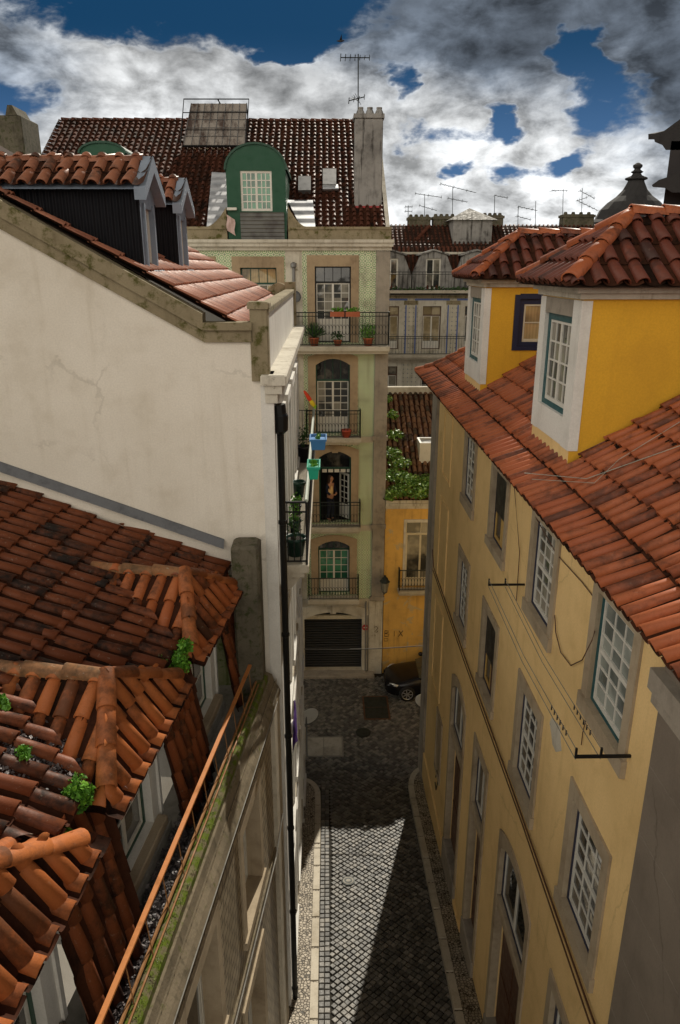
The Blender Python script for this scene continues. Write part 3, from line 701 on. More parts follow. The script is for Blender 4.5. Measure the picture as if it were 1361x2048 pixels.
# cloth hanging by the dormer
m = MB(); c = atY(462, 445, YF-.25)
for i in range(4):
    for j in range(5): f = lambda a, b: (c.x-.13+.065*a+.02*math.sin(b*1.4), c.y+.03*math.sin(a*2.+b), c.z+.25-.1*b-.04*a); m.quad(f(i, j), f(i+1, j), f(i+1, j+1), f(i, j+1))
tag(m.build('hanging_cloth', 'cloth_pink', None, True), 'pale pink cloth hanging from the left foot of the green dormer', 'cloth')
# solar collector on its frame
sY = 30.9
P = [atY(383, 207, sY+.75), atY(494, 207, sY+.75), atY(490, 290, sY), atY(368, 290, sY)]
s_ = thing('solar_collector', 'tilted grey solar water collector panel with bar frame on the brown tiled roof', 'solar panel', (P[3].x, sY, P[3].z))
m = MB(); m.prism(P, (0, .1, -.06)); m.build('collector_panel', 'collector_glass', s_)
m = MB()
e1 = P[1]-P[0]; e2 = P[3]-P[0]; nn = e1.cross(e2).normalized(); nn = nn if nn.y < 0 else -nn
for k in range(9): a = P[0]+e1*k/8+nn*.03; m.tube([a, a+(P[3]-P[0])*(1-k/8)+(P[2]-P[1])*(k/8)], .012, 4)
for k in (1, 2, 3, 4): a = P[0]+e2*k/5+nn*.03; m.tube([a, a+e1*1.03], .01, 4)
m.build('glazing_bar', 'grey_metal', s_)
m = MB(); Q = [P[0]+V((-.25, -.15, .12)), P[1]+V((.1, -.15, .12)), P[2]+V((.08, -.25, -.02)), P[3]+V((-.08, -.25, -.02))]
m.tube([Q[3], Q[0], Q[1], Q[2]], .025, 5); m.tube([P[3]+V((-.05, -.05, -.05)), P[2]+V((.05, -.05, -.05))], .04, 5)
for k in (.3, .68): m.tube([Q[0].lerp(Q[3], k), Q[1].lerp(Q[2], k)], .018, 4)
m.tube([Q[0].lerp(Q[1], .52), P[0].lerp(P[1], .52)], .03, 4); m.tube([P[0], P[0]+V((0, .5, -1.2))], .03, 4); m.tube([P[1], P[1]+V((0, .5, -1.2))], .03, 4)
m.build('bar_frame', 'black_metal', s_)
a, b = atY(378, 296, sY+.1), atY(462, 318, sY+.1); m = MB(); m.box(a.x, b.x, sY+.15, sY+1.2, b.z, a.z); m.build('support_base', 'far_cream', s_)

def antenna(px, ptop, pbot, Y, elems, label, r=.014, group=None):
    """elems: (height fraction, pixel half width left, right, tilt px)"""
    b, tp = atY(px, pbot, Y), atY(px, ptop, Y); h = tp.z-b.z
    o = thing('antenna', label, 'antenna', b, 0, group); m = MB(); m.tube([b-V((0, 0, .5)), tp], r, 5); m.build('mast', 'dark_iron', o)
    for f, l, rr, tl in elems:
        k = Y/F*1.05; z = b.z+h*f; m = MB(); A, B = V((b.x-l*k, Y-.05, z-tl*k*l/(l+rr+.01))), V((b.x+rr*k, Y-.05, z+tl*k*rr/(l+rr+.01)))
        m.tube([A, B], r*.8, 4); n = max(3, int((l+rr)/7))
        for i in range(n+1):
            p = A.lerp(B, i/n); e = .22+.25*(1-i/n); m.tube([p-V((0, e, 0)), p+V((0, e, 0))], r*.6, 4)
            if i % 3 == 0: m.tube([p-V((0, 0, .09)), p+V((0, 0, .09))], r*.6, 4)
        m.build('boom', 'dark_iron', o)
    return o
o = antenna(717, 108, 222, cY+.4, [(.93, 30, 18, 0), (.22, 16, 10, 6)], 'tall television antenna with long top boom on the tiled house chimney', .02)
m = MB(); c = atY(708, 195, cY+.4)
for k in range(4): m.tube([c+V((-.12+.05*k, -.3, -.08+.05*k)), c+V((.1+.05*k, .1, -.05-.05*k))], .008, 4)
m.build('grid_reflector', 'dark_iron', o)

# things standing on the balconies
def pot(name, label, c, r, h, mat, leafmat_, lr, n, ls, group=None, spiky=False):
    o = thing(name, label, 'potted plant', c, 0, group); m = MB(); m.lathe(c, [(r*.7, 0), (r*.95, h*.85), (r*1.08, h*.86), (r*1.08, h), (r*.9, h), (r*.88, h*.88)], 14); m.build('pot', mat, o, True)
    m = MB(); m.lathe((c[0], c[1], c[2]+h*.86), [(r*.9, 0), (r*.5, .02), (0, .03)], 10); m.build('soil', 'soil', o)
    m = MB(); top = V(c)+V((0, 0, h+lr[2]*.7))
    if spiky:
        for k in range(n):
            a = rnd.uniform(0, 6.28); e = rnd.uniform(.3, 1.3); d = V((math.cos(a)*math.cos(e)*lr[0]*1.6, math.sin(a)*math.cos(e)*lr[1]*1.6, math.sin(e)*lr[2]*1.8)); b = V(c)+V((0, 0, h)); w = d.cross(V((0, 0, 1))).normalized()*ls*.3
            m.add([b-w*.5, b+w*.5, b+d*.6+w*.6, b+d-V((0, 0, .05)), b+d*.6-w*.6], [(0, 1, 2, 3, 4)])
    else:
        leaves(m, top, lr, n, ls)
        for k in range(5): m.tube([V(c)+V((0, 0, h*.9)), top+V((rnd.uniform(-.5, .5)*lr[0], rnd.uniform(-.5, .5)*lr[1], lr[2]*.3))], .006, 4)
    m.build('foliage', leafmat_, o); return o
by = YF-.36
pot('potted_plant', 'spiky dark plant in a clay pot at the left end of the top balcony', (atY(629, 678, by).x, by, 13.03), .17, .27, 'clay', 'dark_leaf', (.34, .25, .35), 60, .16, spiky=True)
pot('potted_plant', 'small reddish shrub in a clay pot, middle of the top balcony floor', (atY(676, 678, by).x, by, 13.03), .15, .2, 'clay', 'dark_leaf', (.25, .2, .18), 130, .07)
pot('potted_plant', 'tall light green bush in a clay pot at the right end of the top balcony', (atY(737, 678, by).x, by, 13.03), .18, .26, 'clay', 'weed_leaf', (.30, .25, .30), 260, .08)
for px, lab in ((675, 'clay flower trough on the top balcony rail, left of the pair'), (706, 'clay flower trough on the top balcony rail, right of the pair')):
    c = atY(px, 632, YF-.62); o = thing('flower_trough', lab, 'flower box', (c.x, c.y, c.z), 0, 'troughs on the top balcony rail'); m = MB(); m.bbox(c.x-.24, c.x+.24, c.y-.1, c.y+.1, c.z-.02, c.z+.14, .015); m.build('trough', 'clay', o)
    m = MB(); leaves(m, (c.x, c.y, c.z+.2), (.24, .1, .09), 120, .07); m.build('foliage', 'weed_leaf', o)
c = atY(693, 865, YF-.3); o = thing('flower_pot', 'squat red clay pot on the balcony above the open door', 'flower pot', (c.x, c.y, 9.81)); m = MB(); m.lathe((c.x, c.y, 9.81), [(.13, 0), (.19, .22), (.2, .22), (.2, .27), (.17, .27), (.16, .2), (0, .2)], 14); m.build('pot', 'clay_red', o, True)
# rooster-shaped windsock
c = atY(616, 800, YF-.5); o = thing('windsock', 'red yellow and green bird shaped windsock tied to the balcony rail', 'windsock', (c.x+.2, c.y, c.z-.2))
A, B = atY(611, 786, YF-.5), atY(629, 812, YF-.5)
m = MB(); m.tube([A+V((-.05, 0, .08)), A+V((0, 0, .02)), A.lerp(B, .4), A.lerp(B, .62)], [.02, .05, .075, .06], 8); m.build('head', 'red_cloth', o)
m = MB(); m.tube([A.lerp(B, .55), A.lerp(B, .8), B], [.06, .085, .05], 8); m.build('body', 'yellow_cloth', o)
m = MB(); m.prism([A.lerp(B, .8), B+V((.08, 0, .02)), B+V((.04, 0, -.12)), A.lerp(B, .75)+V((0, 0, -.12))], (0, .03, 0)); m.build('tail', 'lime_cloth', o)
# satellite dish above the parapet of the white house
c = atY(590, 594, YF-.2); o = thing('satellite_dish', 'small grey satellite dish on the tiled house wall beside the white parapet', 'satellite dish', c); m = MB(); m.lathe(c, [(.02, 0), (.12, .02), (.2, .07), (.2, .08), (.12, .035), (.02, .015)], 14, (.5, -.8, .3)); m.build('dish', 'zinc', o, True); m = MB(); m.tube([c, c+V((0, .2, -.05))], .02, 5); m.tube([c, c+V((.12, -.2, .0))], .008, 4); m.build('arm', 'grey_metal', o)
# street lantern on the corner
c = atY(770, 1172, YF-.55); o = thing('street_lantern', 'old iron lantern on a bracket at the corner of the tiled house', 'street lamp', c)
m = MB(); m.lathe(c+V((0, 0, -.25)), [(.10, 0), (.17, .42), (.0, .42)], 6); m.build('lamp_glass', 'lantern_glass', o)
m = MB(); m.lathe(c+V((0, 0, .17)), [(.2, 0), (.2, .03), (.13, .1), (.12, .16), (.05, .2), (.05, .26), (0, .28)], 6); m.lathe(c+V((0, 0, -.3)), [(.05, 0), (.11, .05), (.105, .07)], 6)
for k in range(6): a = k*math.pi/3+.0; m.tube([c+V((.10*math.cos(a), .10*math.sin(a), -.25)), c+V((.17*math.cos(a), .17*math.sin(a), .17))], .008, 4)
m.build('lamp_cage', 'dark_iron', o)
m = MB(); m.tube([c+V((0, 0, -.3)), c+V((0, .15, -.42)), c+V((0, .5, -.42))], .02, 6); m.tube([c+V((0, .15, -.42)), c+V((0, .5, -.1))], .012, 5); m.build('bracket', 'dark_iron', o)

# ================================================================== LOW OCHRE HOUSE beside it
t = thing('low_ochre_house', 'low peeling ochre house with overgrown tile roof beside the tiled house', 'house', (4.5, YF, 0))
XA, XB = 2.19, 8.5; wl = atY(822, 1040, YF); wz0 = 3.78
h = (2.98, 4.15, wz0, 6.45)
mb(fr).wall(XA, XB, -.2, 7.0, [h], .2).build('wall', 'ochre_plaster', t)
window(t, fr, *h, cols=2, rows=1, pane='glass_curtain', transom=.5, frame_mat='cream_paint', sash_mat='cream_paint', sur='old_white', sur_w=.08, lintel=.12, sill=0, depth=.12, panel=.3)
b = balcony(t, fr, 2.72, 4.4, 3.76, .4, .86, .36, 'dark_iron', 'pale_stone', .12)
m = mb(fr); m.box(XA, XB, -.1, .06, 7.0, 7.12); m.box(XA, XB, -.1, .12, 7.12, 7.22); m.box(XA, XB, -.1, .08, 7.22, 7.34); m.build('cornice', 'old_white', t)
m = MB(); up = V((0, 5.6, 3.15)).normalized()
tiles(m, (XA, YF-.12, 7.36), (XB, YF-.12, 7.36), up, 6.4, .215, .36, .082, 6, jit=.015)
rf = m.build('roof', 'tile_mossy', t, True); m = MB(); m.quad((XA, YF-.1, 7.35), (XB, YF-.1, 7.35), (XB, YF+5.5, 10.49), (XA, YF+5.5, 10.49)); m.quad((XA, YF+5.5, 10.49), (XB, YF+5.5, 10.49), (XB, YF+8, 0), (XA, YF+8, 0)); m.quad((XB, YF, -.2), (XB, YF+5.5, -.2), (XB, YF+5.5, 10.4), (XB, YF, 7.3)); m.build('roof_board', 'underlay', rf)
m = MB(); m.box(XA, XB, YF+5.3, YF+5.6, 10.35, 10.72); m.build('back_wall_coping', 'old_white', t)
onlow = lambda px, py, off=0.: (lambda r, n: V((0, 0, CAMH))+r*((V((0, YF-.12, 7.36))+n*off-V((0, 0, CAMH))).dot(n)/r.dot(n)))(ray(px, py), V((0, -up.z, up.y)))
c = onlow(862, 895, .2); m = MB(); m.M = Matrix.Translation(c); m.box(-.5, .5, -.5, -.42, -.5, .3); m.box(-.5, -.42, -.42, .42, -.5, .3); m.box(.42, .5, -.42, .42, -.5, .3); m.box(-.5, .5, .42, .5, -.5, .3); o = m.build('roof_hatch', 'white_paint', t)
m = MB(); m.M = Matrix.Translation(c); m.quad((-.42, -.42, .12), (.42, -.42, .12), (.42, .42, .22), (-.42, .42, .22)); m.build('hatch_lid', 'dust_grey', o)
# graffiti
m = mb(fr); LT = {'B': [[(0, 0), (0, 1)], [(0, 1), (.5, .95), (.55, .75), (.05, .55)], [(.05, .55), (.65, .4), (.6, .1), (0, 0)]], 'I': [[(.3, .05), (.28, .9)]], 'X': [[(0, 0), (.7, 1)], [(.1, 1), (.65, .05)]]}
for ch, px in (('B', 770), ('I', 785), ('X', 797)):
    c = atY(px, 1273, YF)
    for s_ in LT[ch]: m.tube([(c.x+x*.26, .008, c.z+z*.26) for x, z in s_], .014, 4)
c = atY(769, 1282, YF); m.tube([(c.x, .008, c.z), (c.x+.14, .008, c.z), (c.x+.13, .008, c.z+.12), (c.x, .008, c.z+.12), (c.x, .008, c.z)], .01, 4)
m.build('graffiti', 'graffiti', t)
m = mb(fr); c = atY(748, 1262, YF); m.tube([(c.x+x, .072, c.z+z) for x, z in ((0, .2), (.1, .24), (.16, .16), (.08, .06), (.02, .0), (.12, -.02), (.16, .04))], .01, 4); m.build('graffiti', 'graffiti', GT)
# creeper over its roof
pts = []
for px, py, rx, n in ((785, 830, .35, 60), (790, 870, .5, 110), (783, 905, .5, 140), (800, 925, .6, 170), (790, 950, .7, 260), (815, 960, .7, 260), (845, 968, .6, 200), (800, 980, .6, 240), (835, 985, .6, 200), (862, 975, .5, 120), (782, 990, .4, 120), (850, 960, .5, 90), (778, 800, .25, 30)):
    pts.append((onlow(px, py, .12), rx, n))
m = MB()
for c, rx, n in pts: leaves(m, c, (rx*.8, rx*.9, .22), int(n*2.8), .115, up=.6)
tag(m.build('creeper_plant', 'creeper_leaf'), 'leafy green creeper spreading over the mossy tile roof', 'plant')

# ================================================================== PERSON in the open door
pc = V((atY(661, 1040, YF+.02).x, YF+.32, 6.46))
o = thing('person', 'person in a cream top and dark jeans standing in the open balcony door', 'person', pc, 0)
def skin(name, mat, parent, joints, bones, root=0):
    me = bpy.data.meshes.new(name); base = ROOTS[parent.name].inverted()
    me.from_pydata([tuple(base @ (pc+V(j[:3]))) for j in joints], bones, []); me.materials.append(MATS[mat])
    ob = bpy.data.objects.new(name, me); col.objects.link(ob); ob.parent = parent
    s_ = ob.modifiers.new('skin', 'SKIN'); s_.use_smooth_shade = True; su = ob.modifiers.new('sub', 'SUBSURF'); su.levels = su.render_levels = 2
    for i, j in enumerate(joints): d = me.skin_vertices[0].data[i]; d.radius = (j[3], j[4] if len(j) > 4 else j[3]); d.use_root = i == root
    return ob
J = [(0, 0, .95, .13, .10), (0, 0, 1.15, .12, .09), (0, 0, 1.36, .15, .09), (.02, 0, 1.48, .05, .05), (.04, -.01, 1.56, .065, .07), (.05, -.01, 1.65, .075, .09), (.05, -.01, 1.72, .05, .06),
     (-.07, 0, .88, .08, .08), (-.09, -.03, .48, .055, .055), (-.11, .04, .08, .038, .04), (-.08, -.06, .03, .035, .03), (.0, -.12, .025, .03, .025),
     (.08, 0, .88, .08, .08), (.09, -.05, .48, .055, .055), (.06, -.05, .08, .038, .04), (.09, -.12, .03, .035, .03), (.15, -.17, .025, .03, .025),
     (-.17, 0, 1.40, .05, .05), (-.21, -.03, 1.13, .04, .04), (-.08, -.17, 1.02, .03, .03), (.02, -.22, 1.03, .028, .018),
     (.18, 0, 1.40, .05, .05), (.24, -.04, 1.13, .04, .04), (.14, -.2, 1.05, .03, .03), (.07, -.24, 1.05, .028, .018)]
Bn = [(0, 1), (1, 2), (2, 3), (3, 4), (4, 5), (5, 6), (0, 7), (7, 8), (8, 9), (9, 10), (10, 11), (0, 12), (12, 13), (13, 14), (14, 15), (15, 16), (2, 17), (17, 18), (18, 19), (19, 20), (2, 21), (21, 22), (22, 23), (23, 24)]
for hnd, sx in ((20, 1), (24, -1)):
    hx, hy, hz = J[hnd][:3]
    for k in range(4):
        ln = (.075, .085, .08, .06)[k]; J.append((hx+sx*ln*.55, hy-.012, hz+.024-.016*k, .008)); Bn.append((hnd, len(J)-1)); J.append((hx+sx*ln, hy+.01, hz+.02-.016*k, .007)); Bn.append((len(J)-2, len(J)-1))
    J.append((hx+sx*.02, hy-.03, hz+.045, .009)); Bn.append((hnd, len(J)-1)); J.append((hx+sx*.045, hy-.035, hz+.06, .008)); Bn.append((len(J)-2, len(J)-1))
J += [(.125, -.035, 1.635, .018)]; Bn.append((5, len(J)-1))      # nose, the head is turned to the right
J += [(.11, -.03, 1.585, .02)]; Bn.append((4, len(J)-1))         # chin
J += [(.06, -.09, 1.64, .015)]; Bn.append((5, len(J)-1))         # ear
bd = skin('body', 'skin', o, J, Bn)
skin('sleeve', 'denim', o, [(0, 0, 1.15, .125, .10), (0, 0, 1.36, .155, .095), (-.17, 0, 1.40, .062, .062), (-.21, -.03, 1.13, .052, .052), (-.11, -.14, 1.04, .042, .042), (.18, 0, 1.40, .062, .062), (.24, -.04, 1.13, .052, .052), (.16, -.17, 1.06, .042, .042)], [(0, 1), (1, 2), (2, 3), (3, 4), (1, 5), (5, 6), (6, 7)])
skin('vest', 'cream_cloth', o, [(0, 0, .96, .15, .125), (0, 0, 1.15, .14, .11), (0, 0, 1.36, .165, .105), (.01, 0, 1.43, .08, .07)], [(0, 1), (1, 2), (2, 3)])
skin('trousers', 'denim', o, [(0, 0, .97, .15, .125), (-.07, 0, .86, .10, .10), (-.09, -.03, .48, .075, .075), (-.11, .03, .07, .07, .07), (.08, 0, .86, .10, .10), (.09, -.05, .48, .075, .075), (.06, -.05, .07, .07, .07)], [(0, 1), (1, 2), (2, 3), (0, 4), (4, 5), (5, 6)])
m = MB(); e_ = [(.0, 1.66)]; 
for k in range(7):
    pass
m.lathe(pc+V((.0, .045, 1.56)), [(.06, -.2), (.085, -.05), (.085, .05), (.085, .12), (.07, .17), (.03, .2), (0, .205)], 12, (.15, -.1, 1)); m.build('hair', 'hair', o, True)
o.rotation_euler.z = R(48)
for s_ in (-.1, .045): m = MB(); m.bbox(pc.x+s_, pc.x+s_+.2, pc.y-.2, pc.y-.09, pc.z, pc.z+.07, .02); m.build('shoe', 'black_plastic', o)
m = MB(); m.lathe(pc+V((.125, -.055, 1.655)), [(.012, 0), (.012, .01)], 6, (1, -1, 0)); m.build('eye', 'black_plastic', o)
m = MB(); m.box(pc.x+.11, pc.x+.135, pc.y-.055, pc.y-.02, pc.z+1.597, pc.z+1.604); m.build('mouth', 'red_cloth', o)
# ================================================================== WHITE HOUSE on the left (gable to the camera)
XW, YG, YE = -.80, 10.8, 20.4
t = thing('white_house', 'big white plastered house with plain gable wall and long street balcony on the left', 'house', (-3, YG, 0)); WH = t
wr = lambda x: 14.6+.55*(-1.1-x)
m = MB(); m.poly([(-9, YG, -1), (XW-.12, YG, -1), (XW-.12, YG, 14.62), (-1.75, YG, 14.62), (-9, YG, 14.62+.565*7.25)]); m.build('gable_wall', 'gable_plaster', t)
m = MB(); m.box(XW-.17, XW+.02, YG-.02, YG+.35, -1, 14.1); m.build('corner_strip', 'street_white_plaster', t)
m = MB(); sl_ = .565
for (d0, d1, pr) in ((0., .17, .05), (.17, .40, .10)):
    m.prism([(-9, YG-pr, 14.62+sl_*7.25+d0-.06), (-1.75, YG-pr, 14.62+d0-.06), (-1.75, YG-pr, 14.62+d1-.06), (-9, YG-pr, 14.62+sl_*7.25+d1-.06)], (0, .20+pr, 0))
    m.box(-1.75, -1.06, YG-pr, YG+.20, 14.62+d0-.06, 14.62+d1-.06-.12*(d0 > 0))
m.build('gable_coping', 'coping_stone', t)
frw = frame((XW, 0, 0), (0, 1, 0), (1, 0, 0))
wins = []
for k, y in enumerate((12.5, 14.5, 16.5, 18.5)):
    for z0, z1 in ((10.9, 13.1), (7.6, 9.5), (4.6, 6.4)): wins.append((y-.5, y+.5, z0, z1))
    wins.append((y-.5, y+.5, 1.6 if y < 16 else .5, 3.5))
mb(frw).wall(YG+.35, YE, -1, 14.1, wins, .2).build('street_wall', 'street_white_plaster', t)
m = MB(); m.quad((XW-.8, YG+.4, -1), (XW-.8, YE, -1), (XW-.8, YE, 14), (XW-.8, YG+.4, 14)); m.build('room_interior', 'unlit_interior', t)
m = MB(); m.poly([(-9, YE, -1), (XW, YE, -1), (XW, YE, 14.5), (-1.1, YE, 14.6), (-9, YE, wr(-9))]); m.build('end_wall', 'street_white_plaster', t)
for i, w in enumerate(wins):
    window(t, frw, *w, cols=2, rows=3, pane='glass_curtain', frame_mat='green_paint', sur='street_white_plaster', sur_w=.15, sur_out=.07, lintel=.2, sill=.14, depth=.12)
m = mb(frw)
for z in (10.5, 7.1, 4.0): m.box(YG+.36, YE, -.02, .05, z-.1, z+.08)
m.box(YG+.36, YE, -.05, .06, 1.0, 1.35); m.build('string_course', 'pale_stone', t)
# street cornice, parapet, corner pier
m = mb(frw); m.box(YG-.06, YE, -.1, .08, 13.68, 13.82); m.box(YG-.1, YE, -.1, .15, 13.82, 13.95); m.bbox(YG-.14, YE, -.16, .22, 13.95, 14.10, .02); m.build('cornice', 'old_white', t)
m = MB(); m.box(-1.05, -.86, YG+.1, YE, 14.05, 14.95); m.build('parapet', 'street_white_plaster', t)
m = MB(); m.bbox(-1.08, -.83, YG+.2, YE, 14.95, 15.04, .02); m.build('parapet_cap', 'coping_stone', t)
m = MB(); m.bbox(-1.09, -.83, YG-.05, YG+.22, 14.0, 15.10, .02); m.bbox(-1.12, -.80, YG-.08, YG+.25, 15.02, 15.12, .02); m.build('corner_pier', 'coping_stone', t)
m = MB(); q = [(-1.75, YE, 14.6)]+[(-1.75+.8*k/8, YE, 14.75+.45*math.sin(math.pi*k/8*.8)) for k in range(9)]+[(-.86, YE, 15.15), (-.86, YE, 14.4)]; m.prism(q, (0, -.25, 0)); m.box(-1.08, -.80, YE-.3, YE+.02, 14.1, 15.22); m.build('scroll_end', 'coping_stone', t)
# roof
m = MB(); up = V((-1, 0, .55)).normalized()
tiles(m, (-1.1, YG+.16, 14.68), (-1.1, YE-.2, 14.68), up, 5.6, .175, .42, .066, 5, jit=.005, cap=True)
rf = m.build('roof', 'tile_pink', t, True)
m = MB(); m.quad((-1.05, YG+.1, 14.63), (-1.05, YE, 14.63), (-9, YE, wr(-9)), (-9, YG+.2, wr(-9))); m.build('roof_board', 'underlay', rf)
m = MB(); ridge(m, (-1.5, YE-.15, wr(-1.5)+.03), (-6, YE-.15, wr(-6)+.03), .1, .42, 6); m.build('verge_tile', 'tile_pink', rf)
# black dormers
for i, yc in enumerate((11.8, 14.5)):
    xf = -2.65; hw = .48; zb = wr(xf)-.05; ze = 16.72; za = 17.02; xb = -7.
    m = MB(); m.quad((xf, yc-hw, zb), (xf, yc-hw, ze), (xb, yc-hw, ze), (xb, yc-hw, zb)); m.quad((xf, yc+hw, zb), (xf, yc+hw, ze), (xb, yc+hw, ze), (xb, yc+hw, zb))
    d = m.build('dormer', 'black_corrugated', t); d['label'] = ('near', 'far')[i]+' dormer with black corrugated side'
    fd = frame((xf, yc, 0), (0, 1, 0), (1, 0, 0)); w = (-.27, .27, zb+.16, zb+1.0)
    m = mb(fd); m.wall(-hw, hw, zb, ze, [w], .12); m.poly([(-hw, 0, ze), (hw, 0, ze), (0, 0, za-.05)]); m.build('dormer_front', 'dormer_grey', d)
    window(d, fd, *w, cols=2, rows=1, pane='glass_frosted', frame_mat='white_paint', sash_mat='white_paint', depth=.05, fw=.03, sub=False)
    m = mb(fd); m.bbox(-.36, .36, -.05, .12, zb+.06, zb+.14, .01); m.box(-.33, -.264, -.05, .03, w[2], w[3]+.06); m.box(.264, .33, -.05, .03, w[2], w[3]+.06); m.build('window_sill', 'dormer_grey', d)
    ov = .16; k_ = (za-ze)/hw; m = MB()
    for sgn in (-1, 1):
        A_ = V((xf+.02, yc+sgn*(hw+ov), ze-k_*ov+.04)); B_ = V((xb, A_.y, A_.z)); U_ = V((0, -sgn, k_)).normalized()
        tiles(m, A_ if sgn < 0 else B_, B_ if sgn < 0 else A_, U_, (hw+ov)*math.hypot(1, k_), .245, .36, .085, 7, clip=[((0, yc, 0), (0, -sgn, 0))], jit=.011)
    ridge(m, (xf, yc, za+.03), (xb, yc, za+.03), .09, .4, 7)
    r_ = m.build('dormer_roof', 'tile_weathered', d, True)
    m = MB()
    for sgn in (-1, 1):
        m.prism([(xf+.14, yc, za+.10), (xf+.14, yc+sgn*(hw+ov+.03), ze-k_*ov+.02), (xf+.14, yc+sgn*(hw+ov+.03), ze-k_*ov-.14), (xf+.14, yc, za-.12)], (-.16, 0, 0))
        m.quad((xf, yc, za), (xf, yc+sgn*(hw+ov), ze-k_*ov), (xb, yc+sgn*(hw+ov), ze-k_*ov), (xb, yc, za))
    m.build('bargeboard', 'dormer_grey', d)
# downpipe
m = MB(); px_, py_ = XW+.09, YG+.18; zt = 13.62
m.tube([(px_-.02, py_, zt), (px_, py_, zt-.2)], .11, 10); m.lathe((px_, py_, zt-.45), [(.06, 0), (.12, .05), (.13, .28), (.09, .34)], 10); m.tube([(px_, py_, zt-.4), (px_, py_, gz(py_)+.1)], .055, 8)
for z in range(2, 14, 2): m.lathe((px_, py_, z-.3), [(.056, 0), (.068, .01), (.068, .07), (.056, .08)], 8)
m.build('downpipe', 'green_paint' if False else 'black_metal', t)
# long balcony
bz, bx = 10.75, .48
b = MB(); b.M = frw; b.bbox(11.55, 19.9, 0, bx, bz-.14, bz, .02); b.box(11.6, 19.85, 0, bx-.08, bz-.24, bz-.14)
for y in (11.7, 13.6, 15.5, 17.4, 19.3): b.prism([(y, 0, bz-.24), (y, bx-.1, bz-.24), (y, .05, bz-.62), (y, 0, bz-.7)], (.16, 0, 0))
bal = b.build('balcony', 'pale_stone', t); m = mb(frw)
railing(m, [(11.6, .02), (11.6, bx-.03)], bz, bz+1.12, .1, .012, .022, 0, bz+.95); railing(m, [(11.6, bx-.03), (19.85, bx-.03), (19.85, .02)], bz, bz+1.12, .115, .010, .012, 0, bz+.3)
m.build('railing', 'black_metal', bal); m = mb(frw); m.tube([(11.6, bx-.03, bz+1.14), (19.85, bx-.03, bz+1.14)], .035, 6); m.build('handrail', 'pale_rail', bal)
def wpot(y, off, r, h, mat, lab, leaf='dark_leaf', lr=(.14, .14, .2), n=80, ls=.07): pot('potted_plant', lab, (XW+off, y, bz), r, h, mat, leaf, lr, n, ls)
wpot(12.05, .24, .19, .34, 'dark_green_plastic', 'big dark green pot with thin shrub at the near end of the white house balcony', lr=(.16, .16, .3), n=45, ls=.05)
wpot(13.2, .17, .13, .26, 'dark_green_plastic', 'green pot with low plant, second from the near end of the white house balcony', 'weed_leaf')
wpot(14.3, .16, .11, .2, 'black_plastic', 'small black pot with pale sprigs halfway along the white house balcony', 'weed_leaf', lr=(.12, .12, .16))
wpot(18.6, .2, .2, .42, 'black_plastic', 'large black tub with a sapling at the far end of the white house balcony', 'dark_leaf', lr=(.15, .15, .35), n=110)
m = MB(); m.lathe((XW+.17, 15.5, bz), [(.1, 0), (.15, .3), (.165, .3), (.165, .36), (.14, .36), (.13, .28), (0, .28)], 14); o = m.build('plant_pot', 'dark_green_plastic', None, True); tag(o, 'empty dark green pot against the wall of the white house balcony', 'flower pot')
for px, py, mat, lab, cx in ((637, 885, 'blue_plastic', 'blue plastic planter hung outside the white house balcony rail', 'weed_leaf'), (628, 940, 'green_plastic', 'bright green plastic planter hung outside the white house balcony rail', 'weed_leaf')):
    c = atX(px, py, XW+bx+(.15 if mat == 'blue_plastic' else .10)); o = thing('balcony_planter', lab, 'flower box', (c.x, c.y, c.z)); m = MB(); z0, z1 = c.z-.10, c.z+.12; q_ = .16 if mat == 'blue_plastic' else .10
    ring = lambda e, z: [(c.x-q_+e, c.y-.26+e, z), (c.x+q_-e, c.y-.26+e, z), (c.x+q_-e, c.y+.26-e, z), (c.x-q_+e, c.y+.26-e, z)]
    vs = ring(.03, z0)+ring(.01, z1-.04)+ring(-.01, z1-.04)+ring(-.01, z1)+ring(.012, z1)+ring(.02, z1-.05)
    m.add(vs, [(3, 2, 1, 0)]+[(k*4+i, k*4+(i+1) % 4, k*4+4+(i+1) % 4, k*4+4+i) for k in range(5) for i in range(4)]+[(20, 21, 22, 23)]); m.build('planter_box', mat, o)
    m = MB(); leaves(m, (c.x, c.y, z1), (.06, .2, .05), 90, .05); m.build('foliage', cx, o)
# purple cloth on the lower street side
c = atX(590, 1440, XW+.1); m = MB()
for i in range(5):
    for j in range(4): f = lambda a, b: (c.x+.05*math.sin(a*1.3+b)*(.3+b*.2), c.y-.3+.12*a, c.z+.45-.24*b-.05*abs(a-2)); m.quad(f(i, j), f(i+1, j), f(i+1, j+1), f(i, j+1))
tag(m.build('hanging_cloth', 'purple_cloth', None, True), 'purple cloth hanging low down on the white house street wall', 'cloth')

# ================================================================== NEAR LEFT HOUSE (terracotta dormers, tiled street wall)
P0 = V((-.86, 10.68, 0)); ANG = math.atan(.12)
t = thing('dormered_house', 'near left house with orange tile roof, white dormers and brown tiled street wall', 'house', P0, -ANG); NL = t
ML = ROOTS[t.name]                                  # local x = towards the street, y = along the wall, z up
L = lambda u, v, z: ML @ V((-v, u, z))
frl = ML @ frame((0, 0, 0), (0, 1, 0), (1, 0, 0))
wl_ = [(-2.75, -1.72, 6.62, 8.32), (-5.3, -4.12, 6.62, 8.32), (-8., -6.9, 6.62, 8.32), (-3.0, -1.9, 2.2, 5.4), (-5.6, -4.4, 2.4, 5.4)]
mb(frl).wall(-10.5, 0, -.5, 9.1, wl_, .22).build('street_wall', 'honeycomb_tiles', t)
m = MB(); m.M = ML; m.quad((-.6, -10, 0), (-.6, 0, 0), (-.6, 0, 9), (-.6, -10, 9)); m.build('room_interior', 'unlit_interior', t)
